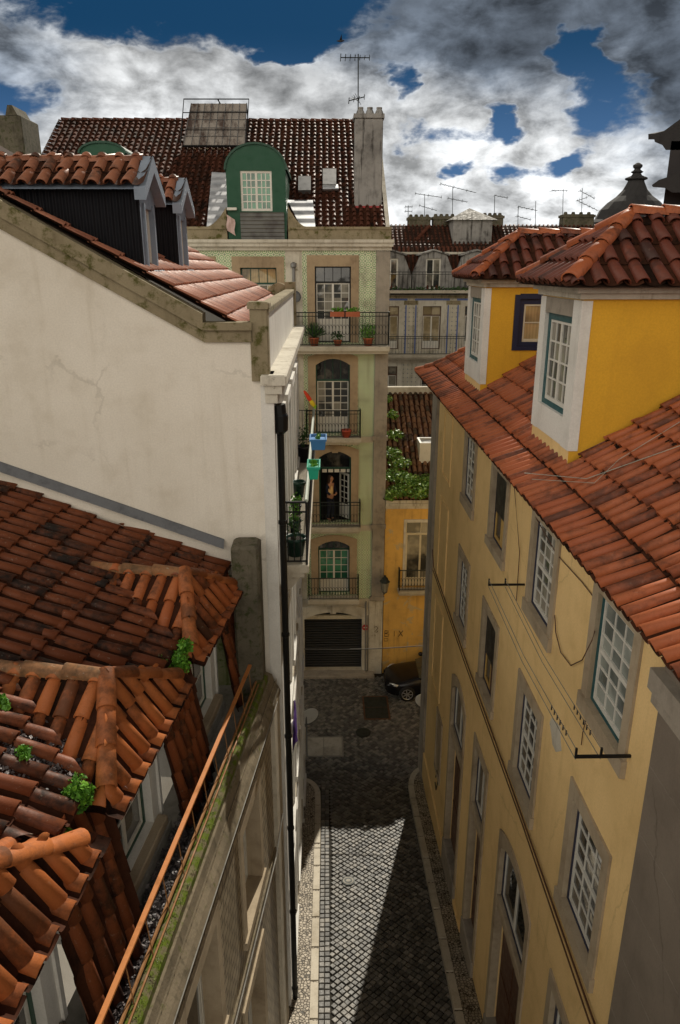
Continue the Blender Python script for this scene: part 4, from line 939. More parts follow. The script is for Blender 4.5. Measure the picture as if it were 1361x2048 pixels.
for k, w in enumerate(wl_):
    window(t, frl, *w, cols=2, rows=2 if k < 3 else 3, pane='glass_dark', frame_mat='white_paint', sur='window_stone', sur_w=.15, sur_out=.03, lintel=.2, sill=.14, depth=.20)
m = mb(frl); m.box(-.62, -.16, -.02, .07, -.3, 9.0); m.build('corner_pilaster', 'pale_stone', t)
m = mb(frl); m.box(-10.5, 0, -.02, .03, 6.06, 6.16); m.build('string_course', 'worn_cornice', t); m = mb(frl); m.box(-10.5, -.16, -.05, .05, 8.72, 8.80); m.prism([(-10.5, -.05, 8.80), (-10.5, .055, 8.80), (-10.5, .085, 8.92), (-10.5, .05, 9.0), (-10.5, -.02, 9.10), (-10.5, -.05, 9.22), (-10.5, -.16, 9.27), (-10.5, -.16, 8.80)], (10.4, 0, 0)); m.build('cornice', 'worn_cornice', t)
m = mb(frl); m.bbox(-10.5, -.3, -.25, -.075, 9.2, 9.36, .03); m.build('parapet_ledge', 'mossy_ledge', t)
m = MB()
for _ in range(420):
    u = rnd.uniform(-8, -.5); leaves(m, L(u, rnd.choice((.10, .12, .17))+rnd.gauss(0, .02), 9.365), (.04, .02, .008), 7, .013, up=.8)
tag(m.build('moss_growth', 'moss', t), kind='stuff')
m = mb(frl); m.tube([(-9.5, .085, 8.9), (-.4, .085, 8.9)], .010, 5); m.tube([(-9.5, .10, 6.3), (-5, .085, 6.32), (-1, .10, 6.3), (-.3, .1, 6.6)], .012, 5); m.build('wall_cable', 'dust_grey', t)
# rail on the ledge
r_ = thing('guard_rail', 'rusty orange flat handrail on thin rods along the mossy parapet', 'railing', L(-5, -.02, 9.36), -ANG)
m = mb(frl); m.box(-9., -.95, -.235, -.185, 9.86, 9.885); m.build('handrail', 'rust_orange', r_)
for k in range(16): u = -8.4+.49*k; mb(frl).tube([(u, -.17, 9.34), (u, -.21, 9.86)], .006, 4).build('post', 'rusty_pipe', r_)
m = mb(frl); m.tube([(-9, -.195, 9.44), (-5, -.20, 9.45), (-.7, -.19, 9.43)], .018, 6); m.tube([(-9, -.15, 9.39), (-.7, -.15, 9.39)], .012, 5); tag(m.build('parapet_pipe', 'rusty_pipe'), 'pair of thin rusty pipes lying along the mossy parapet ledge', 'pipe')
# gutter behind the parapet
m = mb(frl); m.box(-10.5, 0, -.95, -.24, 8.8, 8.95); m.build('gutter', 'gutter_concrete', t)
m = MB()
for _ in range(3000):
    u = rnd.uniform(-8.5, -2.6); v = rnd.uniform(.26, .66); leaves(m, L(u, v, 8.96+.05*rnd.random()+.05*(1-abs(v-.45)/.25)), (.05, .05, .03), 2, .055, up=.7)
tag(m.build('leaf_litter', 'litter'), 'drift of dead grey leaves in the roof gutter', 'leaf litter', kind='stuff')
# main roof
VE, ZE, SL = .70, 11.06, .40; ze = lambda v: ZE+SL*(v-VE); CS = (-1.6, -4.25, -6.85, -9.4); VB = 1.95; RG = ze(VB)+.0; HW = 1.08; KN = (RG-(ze(.70)))/.95
upl = (ML.to_3x3() @ V((-1, 0, SL))).normalized(); ll = math.hypot(1, SL)
m = MB(); W3 = ML.to_3x3()
tiles(m, L(-11, VB, ze(VB)), L(.02, VB, ze(VB)), upl, 4.2*ll, .232, .42, .079, 7, jit=.010, lift=.045)
edges = [0.05]+list(CS)
for k in range(len(CS)+1):
    uR = .05 if k == 0 else CS[k-1]; uL = CS[k] if k < len(CS) else -11
    cl = []
    if k > 0: cl.append(edge_clip(L(uR-.98, VE, 0), L(uR, VB, 0), L(uR-1.3, VB, 0)))
    if k < len(CS): cl.append(edge_clip(L(uL+.98, VE, 0), L(uL, VB, 0), L(uL+1.3, VB, 0)))
    tiles(m, L(uL, VE, ZE), L(uR, VE, ZE), upl, (VB-VE)*ll+.03, .232, .42, .079, 7, clip=cl+[(L(0, VB+.03, 0), tuple(W3 @ V((-1, 0, 0))))], jit=.010, lift=.045)
rf = m.build('roof', 'tile_orange_shaded', t, True); rf['label'] = 'main slope of grimy orange tiles with shade painted in'
m = MB(); m.M = ML; m.quad((-VE-.0, -11, ZE-.02), (-VE, .1, ZE-.02), (-7, .1, ze(7)-.02), (-7, -11, ze(7)-.02)); m.build('roof_board', 'underlay', rf)
# steep mansard tiles between dormers
zt_, zb_ = 11.0, 9.0; vt, vb = .78, .50; us = (W3 @ V((-(vt-vb), 0, zt_-zb_))).normalized(); ls_ = math.hypot(vt-vb, zt_-zb_)
for a, b in ((CS[0]+.80, .0), (CS[1]+.80, CS[0]-.80), (CS[2]+.80, CS[1]-.80), (CS[3]+.8, CS[2]-.80)):
    m = MB(); tiles(m, L(a, vb, zb_), L(b, vb, zb_), us, ls_, .225, .42, .077, 6, jit=.01); rf2 = m.build('mansard_slope', 'tile_orange_shaded', t, True)
    m = MB(); m.M = ML; m.quad((-vb, a, zb_-.01), (-vb, b, zb_-.01), (-vt, b, zt_), (-vt, a, zt_)); m.build('mansard_board', 'underlay', rf2)
VF, ZF, EZ, EV = .80, 8.95, 10.92, .52
for i, c in enumerate(CS[:3]):
    fd = ML @ frame((-VF, c, 0), (0, 1, 0), (1, 0, 0)); w = (-.52, .58, 9.3, 10.74)
    m = mb(fd); m.wall(-.84, .84, ZF, EZ, [w], .14)
    m.quad((-.84, 0, ZF), (-.84, -1.6, ZF), (-.84, -1.6, EZ+.15), (-.84, 0, EZ)); m.quad((.84, 0, ZF), (.84, -1.6, ZF), (.84, -1.6, EZ+.15), (.84, 0, EZ))
    m.box(-.84, -.78, .0, .03, ZF+.3, EZ); m.box(.78, .84, .0, .03, ZF+.3, EZ)
    d = m.build('dormer', 'street_white_plaster', t); d['label'] = ('far', 'middle', 'near')[i]+' white dormer with orange hipped tile roof'
    window(d, fd, *w, cols=2, rows=3, pane='glass_dark', frame_mat='teal_paint' if False else 'green_paint', sash_mat='white_paint', depth=.10, fw=.05, sub=False)
    m = mb(fd); m.bbox(-.72, .74, -.1, .12, 9.18, 9.29, .015); m.build('window_sill', 'window_stone', d)
    m = mb(fd); m.box(-.84, .84, -.02, .12, ZF-.02, 9.12); m.build('dormer_base', 'gutter_concrete', d)
    AP = L(c, .90, RG+.02); BK = L(c, VB+.12, RG+.06)
    m = MB(); cl_main = None
    mainN = (W3 @ V((SL, 0, 1))).normalized()          # normal of the main slope, street/up
    for sg in (-1, 1):
        E0, E1 = L(c+sg*HW, EV, EZ), L(c, EV, RG+.02)
        # side slope: eave line parallel to the dormer axis
        nrm = (BK-AP).cross(E0-AP).normalized(); nrm = nrm if nrm.z > 0 else -nrm
        ax = (BK-AP).normalized(); upS = nrm.cross(ax).normalized(); upS = upS if upS.z > 0 else -upS
        o = E0-upS*0; Ls = (AP-E0).dot(upS); e_st = E0+ax*(-.05); e_en = E0+ax*1.7
        tiles(m, e_st, e_en, upS, Ls, .232, .40, .080, 7, clip=[edge_clip(AP, L(c+sg*HW, EV, 0), L(c+sg*.9, 1.6, 0)), (L(0, VE, ZE-.01), tuple(-mainN)), (AP, tuple(-(W3 @ V((0, 1, 0)))*-1.0) if sg < 0 else tuple(-(W3 @ V((0, 1, 0)))))], jit=.010, lift=.045)
    # front slope
    EA, EB = L(c-HW, EV, EZ), L(c+HW, EV, EZ); nf = (EB-EA).cross(AP-EA).normalized(); nf = nf if nf.z > 0 else -nf
    ax = (EB-EA).normalized(); upF = nf.cross(ax); upF = upF if upF.z > 0 else -upF
    tiles(m, EA-upF*.0, EB, upF, (AP-EA).dot(upF), .235, .42, .082, 8, clip=[edge_clip(AP, EA, L(c, EV, 0)), edge_clip(AP, EB, L(c, EV, 0))], jit=.010, lift=.045)
    # flatter starter course at the eave
    f2 = (W3 @ V((-1, 0, .34))).normalized()
    tiles(m, L(c-HW, EV-.14, EZ-.06), L(c+HW, EV-.14, EZ-.06), f2, .30, .235, .30, .085, 8, jit=.01, lift=.02)
    dr = m.build('dormer_roof', 'tile_orange_clean' if i else 'tile_orange', d, True)
    m = MB(); m.poly([EA, EB, AP]); m.poly([EA, AP, BK, L(c-HW, VB, EZ)]); m.poly([EB, AP, BK, L(c+HW, VB, EZ)]); m.quad(L(c-HW, EV, EZ-.03), L(c+HW, EV, EZ-.03), L(c+HW, 1.2, EZ-.03), L(c-HW, 1.2, EZ-.03)); m.v = [p-V((0, 0, .012)) for p in m.v]; m.build('dormer_roof_board', 'underlay', d)
    m = MB(); ridge(m, L(c, VB+.25, RG+.085), AP+V((0, 0, .05)), .10, .42); m.build('ridge_tile', 'ridge_old', d, True)
    m = MB(); ridge(m, EA.lerp(AP, .10)+V((0, 0, .075)), AP+V((0, 0, .075)), .102, .46); ridge(m, EB.lerp(AP, .04)+V((0, 0, .07)), AP+V((0, 0, .07)), .098, .40); m.build('hip_tile', 'tile_orange_clean', d, True)
# weeds in the valleys
for u, v, z, rad, n, lab in ((-5.42, .70, 11.12, (.16, .18, .15), 380, 'bright green weed clump in the valley before the near tile dormer hip'),
                             (-2.95, .66, 11.10, (.20, .22, .20), 420, 'largest bright green weed clump between the two far dormers'),
                             (-3.30, .70, 11.05, (.10, .12, .12), 200, 'smaller weed clump at the hip foot beside the largest clump'),
                             (-5.25, 1.3, 11.42, (.10, .10, .05), 90, 'small weeds among leaf litter in the middle valley'),
                             (-4.75, 1.75, 11.58, (.09, .09, .06), 70, 'small weed tuft higher in the middle valley'),
                             (-5.78, .66, 11.02, (.07, .07, .06), 70, 'tiny weed tuft on the eave below the near valley'),
                             (-.45, .62, 10.98, (.08, .08, .06), 60, 'tiny weed tuft at the far end of the eave by the concrete pier')):
    clump('roof_weed', lab, L(u, v, z), rad, n, .07)
m = MB()
for k in range(1200): u = -5.15+rnd.gauss(0, .16); v = 1.25+rnd.gauss(0, .22)-(u+5.15)*.6; leaves(m, L(u, v, ze(v)+.03), (.03, .03, .015), 1, .048, up=.8)
tag(m.build('leaf_litter', 'litter'), 'dry leaves gathered in the valley beside the middle dormer', 'leaf litter', kind='stuff')
# flashing along the white gable and the concrete party pier
m = MB(); f0, f1 = V((-1.62, YG-.10, 11.42)), V((-6.5, YG-.10, 11.42+.385*4.88)); m.prism([f0, f1, f1+V((0, .08, .11)), f0+V((0, .08, .11))], (0, -.02, -.02)); m.build('flashing', 'zinc', t)
m = MB(); m.bbox(-1.45, -1.03, 10.18, 10.66, 8.4, 11.62, .04); m.build('party_pier', 'dark_concrete', t)
m = MB(); m.quad((-1.9, 10.70, 8.9), (-1.42, 10.70, 8.9), (-1.42, 10.70, 10.95), (-1.9, 10.70, 10.95)); m.build('algae_patch', 'algae_wall', t)

# ================================================================== YELLOW HOUSE on the right
XR = 3.0
t = thing('yellow_house', 'long yellow plastered house with red tile roof and dormers on the right', 'house', (XR, 12, 0)); YH = t
fy = frame((XR, 0, 0), (0, 1, 0), (-1, 0, 0)); YN, YX = 5.55, 20.0
bays = [(14.24, 15.24), (11.53, 12.56), (8.83, 9.82), (6.28, 7.26)]
holes = []
for k, (a, b) in enumerate(bays): holes += [(a, b, 10.86, 12.22), (a, b, 7.92, 9.46)]
lows = [(13.72, 15.18, 1.55, 6.42), (11.5, 12.5, 1.8, 6.4), (8.45, 10.1, 2.0, 6.4), (5.9, 7.2, 2.2, 6.4)]
mb(fy).wall(YN, YX, -.5, 12.75, holes+lows, .26).build('street_wall', 'cream_plaster', t)
m = MB(); m.quad((XR+.8, 3, -.5), (XR+.8, YX, -.5), (XR+.8, YX, 12.7), (XR+.8, 3, 12.7)); m.build('room_interior', 'unlit_interior', t)
m = MB(); m.quad((XR, YX, -.5), (XR+8, YX, -.5), (XR+8, YX, 12.7), (XR, YX, 12.7)); m.build('end_wall', 'cream_plaster', t)
m = mb(fy); m.box(19.2, YX+.05, -.1, .07, -.3, 12.6); m.build('corner_strip', 'grey_stone', t)
m = mb(fy); m.box(YN, 19.2, -.02, .05, gz(15)-.4, 1.2); m.build('plinth', 'cream_plaster', t)
for k, (a, b) in enumerate(bays):
    if k == 1:
        for z0, z1 in ((10.86, 12.22), (7.92, 9.46)):
            w = window(t, fy, a, b, z0, z1, cols=2, rows=1, pane='glass_dark', frame_mat='navy_paint', sash_mat='pine_wood', sur='window_stone', sur_w=.16, lintel=.16, sill=.16, depth=.05)
            w['label'] = 'window with dark mesh screen over its upper half'
            m = mb(fy); m.box(a+.08, b-.08, -.045, -.035, z0+(z1-z0)*.42, z1-.02); m.build('mesh_screen', 'black_metal', w)
            m = mb(fy); m.box(a+.1, a+.45, -.06, -.052, z0+.05, z0+(z1-z0)*.42); m.build('shutter', 'pine_wood' if z0 > 9 else 'brown_wood', w)
    else:
        window(t, fy, a, b, 10.86, 12.22, cols=3, rows=6, leaf=False, midrail=True, pane='glass_frosted' if k == 3 else 'glass_curtain', frame_mat='teal_paint' if k == 3 else 'navy_paint', sur='window_stone', sur_w=.16, lintel=.16, sill=.2, depth=.025, bar=.02)
        window(t, fy, a, b, 7.92, 9.46, cols=3, rows=6, leaf=False, midrail=True, pane='glass_dark', frame_mat='navy_paint', sur='window_stone', sur_w=.16, lintel=.20, sill=.2, depth=.04, bar=.02)
for k, (a, b, z0, z1) in enumerate(lows):
    zt_ = 5.02
    w = window(t, fy, a, b, zt_, z1, cols=2, rows=1, pane='glass_dark', frame_mat='navy_paint', depth=.05, fw=.07)
    surround(w, fy, a, b, z0, z1, 'window_stone', .15, .03, .2, 0, .35 if k in (0, 2) else 0., inner=.12)
    m = mb(fy); m.bbox(a+.01, b-.01, -.24, .025, zt_-.2, zt_, .015); m.build('sill', 'window_stone', w)
    m = mb(fy); m.box(a+.02, b-.02, -.20, -.15, z0, zt_-.21)
    for q in range(2):
        x0, x1 = a+.1+(b-a-.1)*q/2, a-.02+(b-a+.0)*(q+1)/2
        for zz in range(2): m.box(x0, x1-.05, -.15, -.135, z0+.2+zz*1.3, z0+1.3+zz*1.3)
    d = m.build('door', 'brown_wood', t)
    m = mb(fy); m.bbox(a-.1, b+.1, -.2, .06, gz((a+b)/2)-.2, z0+.02, .02); m.build('threshold', 'grey_stone', d)
# blind panels and niche near the far corner
m = mb(fy)
for a, b, z0, z1 in ((17.0, 18.2, 10.5, 12.2), (17.0, 18.3, 7.6, 9.9), (17.0, 18.4, 4.4, 7.0)):
    for q in ((a, a+.05, z0, z1), (b-.05, b, z0, z1)): m.box(q[0], q[1], -.02, .03, q[2], q[3])
    m.box(a+.05, b-.05, -.02, .028, z0, z0+.06); m.box(a+.05, b-.05, -.02, .028, z1-.06, z1)
m.build('blind_panel', 'cream_plaster', t)
m = mb(fy); m.box(16.3, 17.2, -.02, .04, 2.3, 2.4); m.box(16.3, 16.38, -.02, .035, 2.4, 4.1); m.box(17.12, 17.2, -.02, .035, 2.4, 4.1); m.box(16.3, 17.2, -.02, .04, 4.1, 4.2); m.box(16.38, 17.12, .005, .012, 2.4, 4.1); m.build('niche', 'window_stone', t)
m = mb(fy); m.tube([(16.9, .02, 2.1), (16.7, .02, 2.5), (16.55, .02, 2.2), (16.75, .02, 1.8), (16.95, .02, 1.9)], .015, 4); m.build('graffiti', 'graffiti', t)
m = mb(fy); c = atX(1112, 1468, XR); m.prism([(c.y+.25*math.cos(a*.7)*(1+.3*math.sin(a*3)), .003, c.z+.2*math.sin(a*.7)*(1+.25*math.cos(a*2))) for a in range(9)], (0, .006, 0)); m.build('bare_patch', 'old_white', t)
# cables along the wall
m = mb(fy); m.tube([(19.1, .04, 8.05), (18.8, .04, 7.65), (14, .04, 7.58), (10, .04, 7.6), (5.6, .04, 7.55)], .014, 6); m.tube([(18.8, .05, 7.55), (14, .05, 7.48), (9, .05, 7.52), (5.6, .05, 7.42)], .012, 5)
m.tube([(12.95, .03, 12.4), (11.1, .03, 12.35), (10.45, .03, 11.4), (10.4, .03, 10.6)], .008, 4)
arc_ = [atX(x, y, XR-.02) for x, y in ((1064, 1010), (1075, 1040), (1115, 1110), (1165, 1165), (1192, 1200))]; k_ = m.M; m.M = Matrix(); m.tube(arc_, .008, 4)
m.tube([atX(x, y, XR-.03) for x, y in ((1110, 1230), (1112, 1265), (1122, 1305), (1142, 1331), (1165, 1320), (1185, 1280), (1190, 1262))], .008, 4); m.tube([atX(x, y, XR-.02) for x, y in ((1172, 1440), (1166, 1465), (1163, 1490))], .006, 4)
m.M = k_; m.build('wall_cable', 'brown_wood', t)
# clothes line: two iron arms with lines between
o = thing('clothes_line', 'two black iron arms with washing lines and pegs along the yellow wall', 'clothes line', (XR, 8, 10.6)); pa, pb = atX(1050, 1169, XR), atX(1262, 1512, XR)
zA = pa.z; zB = pb.z
for (y, z) in ((pa.y, zA), (pb.y, zB)):
    m = mb(fy); m.box(y-.012, y+.012, 0, .56, z-.015, z+.015)
    for n_ in (.30, .55): m.box(y-.01, y+.01, n_-.01, n_+.01, z+.015, z+.10)
    m.build('arm', 'black_metal', o)
m = mb(fy)
for n_ in (.30, .55):
    for dz in (.08, -.03): m.tube([(pa.y, n_, zA+dz), ((pa.y+pb.y)/2, n_, (zA+zB)/2+dz-.10), (pb.y, n_, zB+dz)], .005, 4)
m.build('line', 'dust_grey', o)
for n_ in (.30, .55):
    for k in range(6): y = pb.y+.32+.10*k; f = (pb.y-y)/(pb.y-pa.y); z = zB+(zA-zB)*f+.08-.10*4*f*(1-f)*.9; mb(fy).box(y-.006, y+.006, n_-.006, n_+.006, z-.035, z+.02).build('peg', 'black_plastic', o)
# roof
EX, EZ_ = 2.50, 12.80; KX, KZ = 2.98, 13.02; S2 = .68; rz = lambda x: KZ+S2*(x-KX) if x > KX else EZ_+(KZ-EZ_)/(KX-EX)*(x-EX)
YF2 = 20.5; m = MB(); hipc = ((EX, YF2, 0), (1/math.sqrt(2), 1/math.sqrt(2), 0))
u1 = V((KX-EX, 0, KZ-EZ_)).normalized(); u2 = V((1, 0, S2)).normalized()
tiles(m, (EX, 1.2, EZ_), (EX, YF2, EZ_), u1, .50, .192, .50, .069, 7, clip=[hipc], jit=.01, lift=.03)
tiles(m, (KX-.02, 1.2, KZ+.015), (KX-.02, YF2, KZ+.015), u2, 4.2, .192, .38, .067, 7, clip=[hipc], jit=.011, lift=.045)
rf = m.build('roof', 'tile_red', t, True)
m = MB(); m.quad((EX+.03, 1.2, EZ_-.01), (EX+.03, YF2, EZ_-.01), (KX, YF2-.45, KZ-.01), (KX, 1.2, KZ-.01)); m.quad((KX, 1.2, KZ-.01), (KX, YF2-.45, KZ-.01), (7, YF2-4.5, rz(7)-.01), (7, 1.2, rz(7)-.01)); m.quad((EX, YF2, EZ_), (12, YF2, EZ_), (12, YF2-4.5, rz(7)), (7, YF2-4.5, rz(7))); m.quad((EX+.03, 1.2, EZ_-.012), (EX+.03, YF2, EZ_-.012), (XR, YF2, EZ_-.06), (XR, 1.2, EZ_-.06)); m.build('roof_board', 'underlay', rf)
m = MB(); ridge(m, (EX+.02, YF2-.02, EZ_+.05), (KX, YF2-.48, KZ+.06), .1, .4); ridge(m, (KX, YF2-.48, KZ+.06), (6.5, YF2-4., rz(6.5)+.07), .1, .42); m.build('hip_tile', 'tile_red', rf, True)
m = MB(); pts = [onp for onp in (V((2.62, 9.3, rz(2.62)+.14)), V((3.05, 8.2, rz(3.05)+.16)), V((4.2, 7.4, rz(4.2)+.15)), V((5., 7.2, rz(5)+.16)))]; m.tube(pts, .004, 4); m.tube([pts[0]+V((.02, -.3, 0)), pts[1]+V((.0, -.25, .02)), V((3.4, 8.2, rz(3.4)+.15)), V((4.4, 8.2, rz(4.4)+.15))], .003, 4); m.build('roof_cable', 'pale_rail', rf)
# dormers
for i, (ya, yb) in enumerate(((9.07, 10.80), (14.72, 16.42))):
    xf, xb, zt_ = 3.10, 8., 15.22; zb_ = rz(xf)-.1; yc = (ya+yb)/2; fd = frame((xf, 0, 0), (0, 1, 0), (-1, 0, 0)); w = (ya+.30, yb-.24, 13.72, 15.0)
    m = MB(); sw_ = []
    fs_ = frame((0, ya, 0), (1, 0, 0), (0, -1, 0)); sh = [(3.78, 4.7, 14.1, 15.0)] if i else []
    mb_ = mb(fs_); mb_.wall(xf, xb, zb_-.3, zt_, sh, .12); mb_.M = Matrix(); mb_.quad((xf, yb, zb_-.3), (xb, yb, zb_-.3), (xb, yb, zt_), (xf, yb, zt_)); d = mb_.build('dormer', 'dormer_yellow', t); d['label'] = ('near', 'far')[i]+' bright yellow dormer'
    m = mb(fd); m.wall(ya, yb, zb_-.3, zt_, [w], .16); m.build('dormer_front', 'cream_plaster', d)
    m = mb(fd); m.box(ya-.012, w[0]+.006, -.11, .02, 13.35, zt_-.02); m.box(w[1]-.006, yb+.012, -.11, .02, 13.35, zt_-.02); m.box(w[0]+.006, w[1]-.006, -.11, .018, 13.36, w[2]+.006); m.build('window_stone', 'street_white_plaster', d)
    m = mb(fd); m.box(w[0]+.007, w[1]-.007, -.11, .022, w[3]-.006, zt_-.022); m.build('lintel_stone', 'grey_stone', d)
    window(d, fd, *w, cols=4, rows=4, pane='glass_curtain', frame_mat='teal_paint', sash_mat='white_paint', depth=.035, fw=.10, bar=.024, sub=False)
    if i: window(d, fs_, *sh[0], cols=2, rows=2, leaf=False, pane='glass_amber', frame_mat='navy_paint', sash_mat='cream_paint', depth=.03, fw=.10, sub=False); m = mb(fs_); m.box(3.68, 3.78, -.05, .03, 14.02, 15.08); m.box(3.78, 4.8, -.05, .03, 15.0, 15.1); m.box(3.78, 4.8, -.05, .03, 14.02, 14.1); m.build('side_window_border', 'navy_paint', d)
    m = MB(); m.box(xf-.06, xb, ya-.06, yb+.06, zt_, zt_+.07); m.box(xf-.12, xb, ya-.12, yb+.12, zt_+.07, zt_+.14); m.build('eaves_cornice', 'old_white', d)
    OV = .30; ez = zt_+.15; hw = (yb-ya)/2+OV; kz = .80/hw; xr = xf-OV+hw*.92; AP = V((xr, yc, ez+.80)); BK = V((xb, yc, ez+.80))
    m = MB(); C0, C1 = V((xf-OV, ya-OV, ez)), V((xf-OV, yb+OV, ez))
    uf = V((xr-xf+OV, 0, .8)).normalized(); uA = V((0, hw, .8)).normalized(); uB = V((0, -hw, .8)).normalized(); cin = V((xf+.3, yc, 0))
    tiles(m, C0, C1, uf, (AP-V((xf-OV, yc, ez))).length, .225, .40, .080, 7, clip=[edge_clip(AP, C0, V((xf-OV, yc, 0))), edge_clip(AP, C1, V((xf-OV, yc, 0)))], jit=.011, lift=.045)
    tiles(m, C0, (xb, ya-OV, ez), uA, math.hypot(hw, .8), .25, .42, .084, 8, clip=[edge_clip(AP, C0, V((xb, ya, 0))), ((0, yc, 0), (0, 1, 0))], jit=.011, lift=.04)
    tiles(m, C1, (xb, yb+OV, ez), uB, math.hypot(hw, .8), .25, .42, .084, 8, clip=[edge_clip(AP, C1, V((xb, yb, 0))), ((0, yc, 0), (0, -1, 0))], jit=.011, lift=.04)
    dr = m.build('dormer_roof', 'tile_red_shaded' if True else 'tile_red', d, True)
    m = MB(); m.poly([C0, C1, AP]); m.poly([C0, AP, BK, (xb, ya-OV, ez)]); m.poly([C1, AP, BK, (xb, yb+OV, ez)]); m.quad(C0, C1, (xb, yb+OV, ez), (xb, ya-OV, ez)); m.v = [p-V((0, 0, .012)) for p in m.v]; m.build('dormer_roof_board', 'underlay', d)
    m = MB(); ridge(m, C0+V((.02, .02, .06)), AP+V((0, 0, .05)), .105, .42); ridge(m, C1+V((.02, -.02, .06)), AP+V((0, 0, .05)), .105, .42); ridge(m, AP+V((0, 0, .06)), BK+V((0, 0, .06)), .105, .42); m.build('hip_tile', 'tile_red', d, True)

# ================================================================== STONE HOUSE at the right edge
t = thing('stone_house', 'stone faced house edge at the lower right beside the yellow house', 'house', (3, 2.5, 0))
fs = frame((2.93, 0, 0), (0, 1, 0), (-1, 0, 0)); m = mb(fs)
y = 5.55
m.box(-.5, 5.55, -2, -.006, 0, 12.3)
for k in range(16):
    for j, (a, b) in enumerate(((3.9, 5.55), (2.2, 3.9), (.4, 2.2))): m.bbox(a+.004, b-.004, -.05, .0, .02+k*.75+.004, .02+(k+1)*.75-.004, .006)
m.build('wall', 'marble', t)
m = mb(fs); m.box(-.5, 5.6, -.1, .05, 11.9, 12.05); m.box(-.5, 5.6, -.1, .10, 12.05, 12.25); m.build('cornice', 'grey_stone', t)

# ================================================================== BLUE TILED HOUSE in the background
YB = 42.
t = thing('blue_tiled_house', 'background house with blue bordered tile facade, grey dormers and tile roof', 'house', (8, YB, 0)); fb = frame((0, YB, 0), (1, 0, 0), (0, -1, 0))
bx = [3.55, 5.9, 8.25, 10.6, 12.95]; hs = [(x-.52, x+.52, 11.2, 13.55) for x in bx]+[(x-.5, x+.5, 8.2, 10.25) for x in bx]
mb(fb).wall(1.5, 17, -.2, 14.0, hs, .25).build('wall', 'blue_tiles', t)
m = MB(); m.quad((1.5, YB+.5, 0), (17, YB+.5, 0), (17, YB+.5, 14), (1.5, YB+.5, 14)); m.build('room_interior', 'unlit_interior', t)
for h in hs: window(t, fb, *h, cols=2, rows=1 if h[2] > 11 else 2, pane='glass_curtain', frame_mat='brown_wood', sash_mat='white_paint', transom=.5, sur='old_white', sur_w=.26, lintel=.3, sill=0, depth=.12, panel=.4)
m = mb(fb)
for x in bx:
    for s_ in (-1, 1): m.box(x+s_*.90-.035, x+s_*.90+.035, 0, .02, 10.95, 13.6)
    m.box(x-.97, x+.97, 0, .022, 13.85, 13.95); 
m.build('blue_border', 'blue_tile_band', t)
m = mb(fb); m.box(1.5, 17, -.05, .10, 10.45, 10.8); m.build('string_course', 'pale_stone', t)
m = mb(fb); m.box(1.5, 17, -.05, .02, 13.62, 13.84); m.box(1.5, 17, -.05, .1, 13.97, 14.15); m.box(1.5, 17, -.05, .35, 14.15, 14.4); m.build('cornice', 'coping_stone', t)
balcony(t, fb, 1.6, 17, 10.95, .6, 1.0, 0, sp=.16); bal2 = balcony(t, fb, 1.6, 17, 14.4, .45, .95, 0, sp=.18)
m = MB(); leaves(m, (8, YB-.35, 14.42), (6.5, .1, .16), 700, .16); tag(m.build('balcony_growth', 'dark_leaf', t), kind='stuff')
um = V((0, 1.1, 2.0)).normalized(); m = MB(); tiles(m, (1.5, YB+.15, 14.4), (17, YB+.15, 14.4), um, 2.3, .25, .32, .075, 3, cap=False, pans=False, lift=.05)
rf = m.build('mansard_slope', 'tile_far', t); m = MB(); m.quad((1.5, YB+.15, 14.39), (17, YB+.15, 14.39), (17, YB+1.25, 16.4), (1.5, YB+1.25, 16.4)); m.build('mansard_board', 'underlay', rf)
for x in bx:
    fd = frame((0, YB+.1, 0), (1, 0, 0), (0, -1, 0)); w = (x-.42, x+.42, 14.45, 16.05); m = mb(fd); m.wall(x-.72, x+.72, 14.4, 16.22, [w], .15); m.poly([(x-.72, 0, 16.22), (x+.72, 0, 16.22), (x, 0, 16.42)])
    for s_ in (-1, 1): m.quad((x+s_*.72, 0, 14.4), (x+s_*.72, -1.4, 14.4), (x+s_*.72, -1.4, 16.3), (x+s_*.72, 0, 16.22)); m.prism([(x+s_*.72, .02, 16.2), (x+s_*1.15, .02, 15.2), (x+s_*1.15, .02, 14.4), (x+s_*.72, .02, 14.4)], (0, -.5, 0))
    m.prism([(x-.86, .12, 16.2), (x, .12, 16.45), (x+.86, .12, 16.2), (x+.86, .12, 16.28), (x, .12, 16.53), (x-.86, .12, 16.28)], (0, -1.5, 0)); d = m.build('dormer', 'chimney_plaster', t)
    window(d, fd, *w, cols=2, rows=2, pane='glass_curtain', frame_mat='white_paint', depth=.08, sub=False)
m = MB(); m.box(1.5, 17, YB+1.05, YB+1.6, 16.28, 16.4); m.build('roof_ledge', 'old_white', t)
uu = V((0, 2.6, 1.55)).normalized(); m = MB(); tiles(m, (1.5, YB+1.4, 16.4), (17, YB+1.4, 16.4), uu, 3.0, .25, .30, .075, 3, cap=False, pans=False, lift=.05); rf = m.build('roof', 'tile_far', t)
m = MB(); m.quad((1.5, YB+1.4, 16.38), (17, YB+1.4, 16.38), (17, YB+4, 17.93), (1.5, YB+4, 17.93)); m.quad((1.5, YB+4, 17.93), (17, YB+4, 17.93), (17, YB+10, 10), (1.5, YB+10, 10)); m.quad((17, YB, 0), (17, YB+10, 0), (17, YB+4, 17.9), (17, YB, 14.4)); m.build('roof_board', 'underlay', rf)
m = MB(); a, b = atY(858, 458, YB+3.4), atY(800, 520, YB+1.5); ridge(m, b+V((0, 0, .1)), a+V((0, 0, .12)), .13, .4, 5); m.build('ridge_tile', 'tile_far', rf)
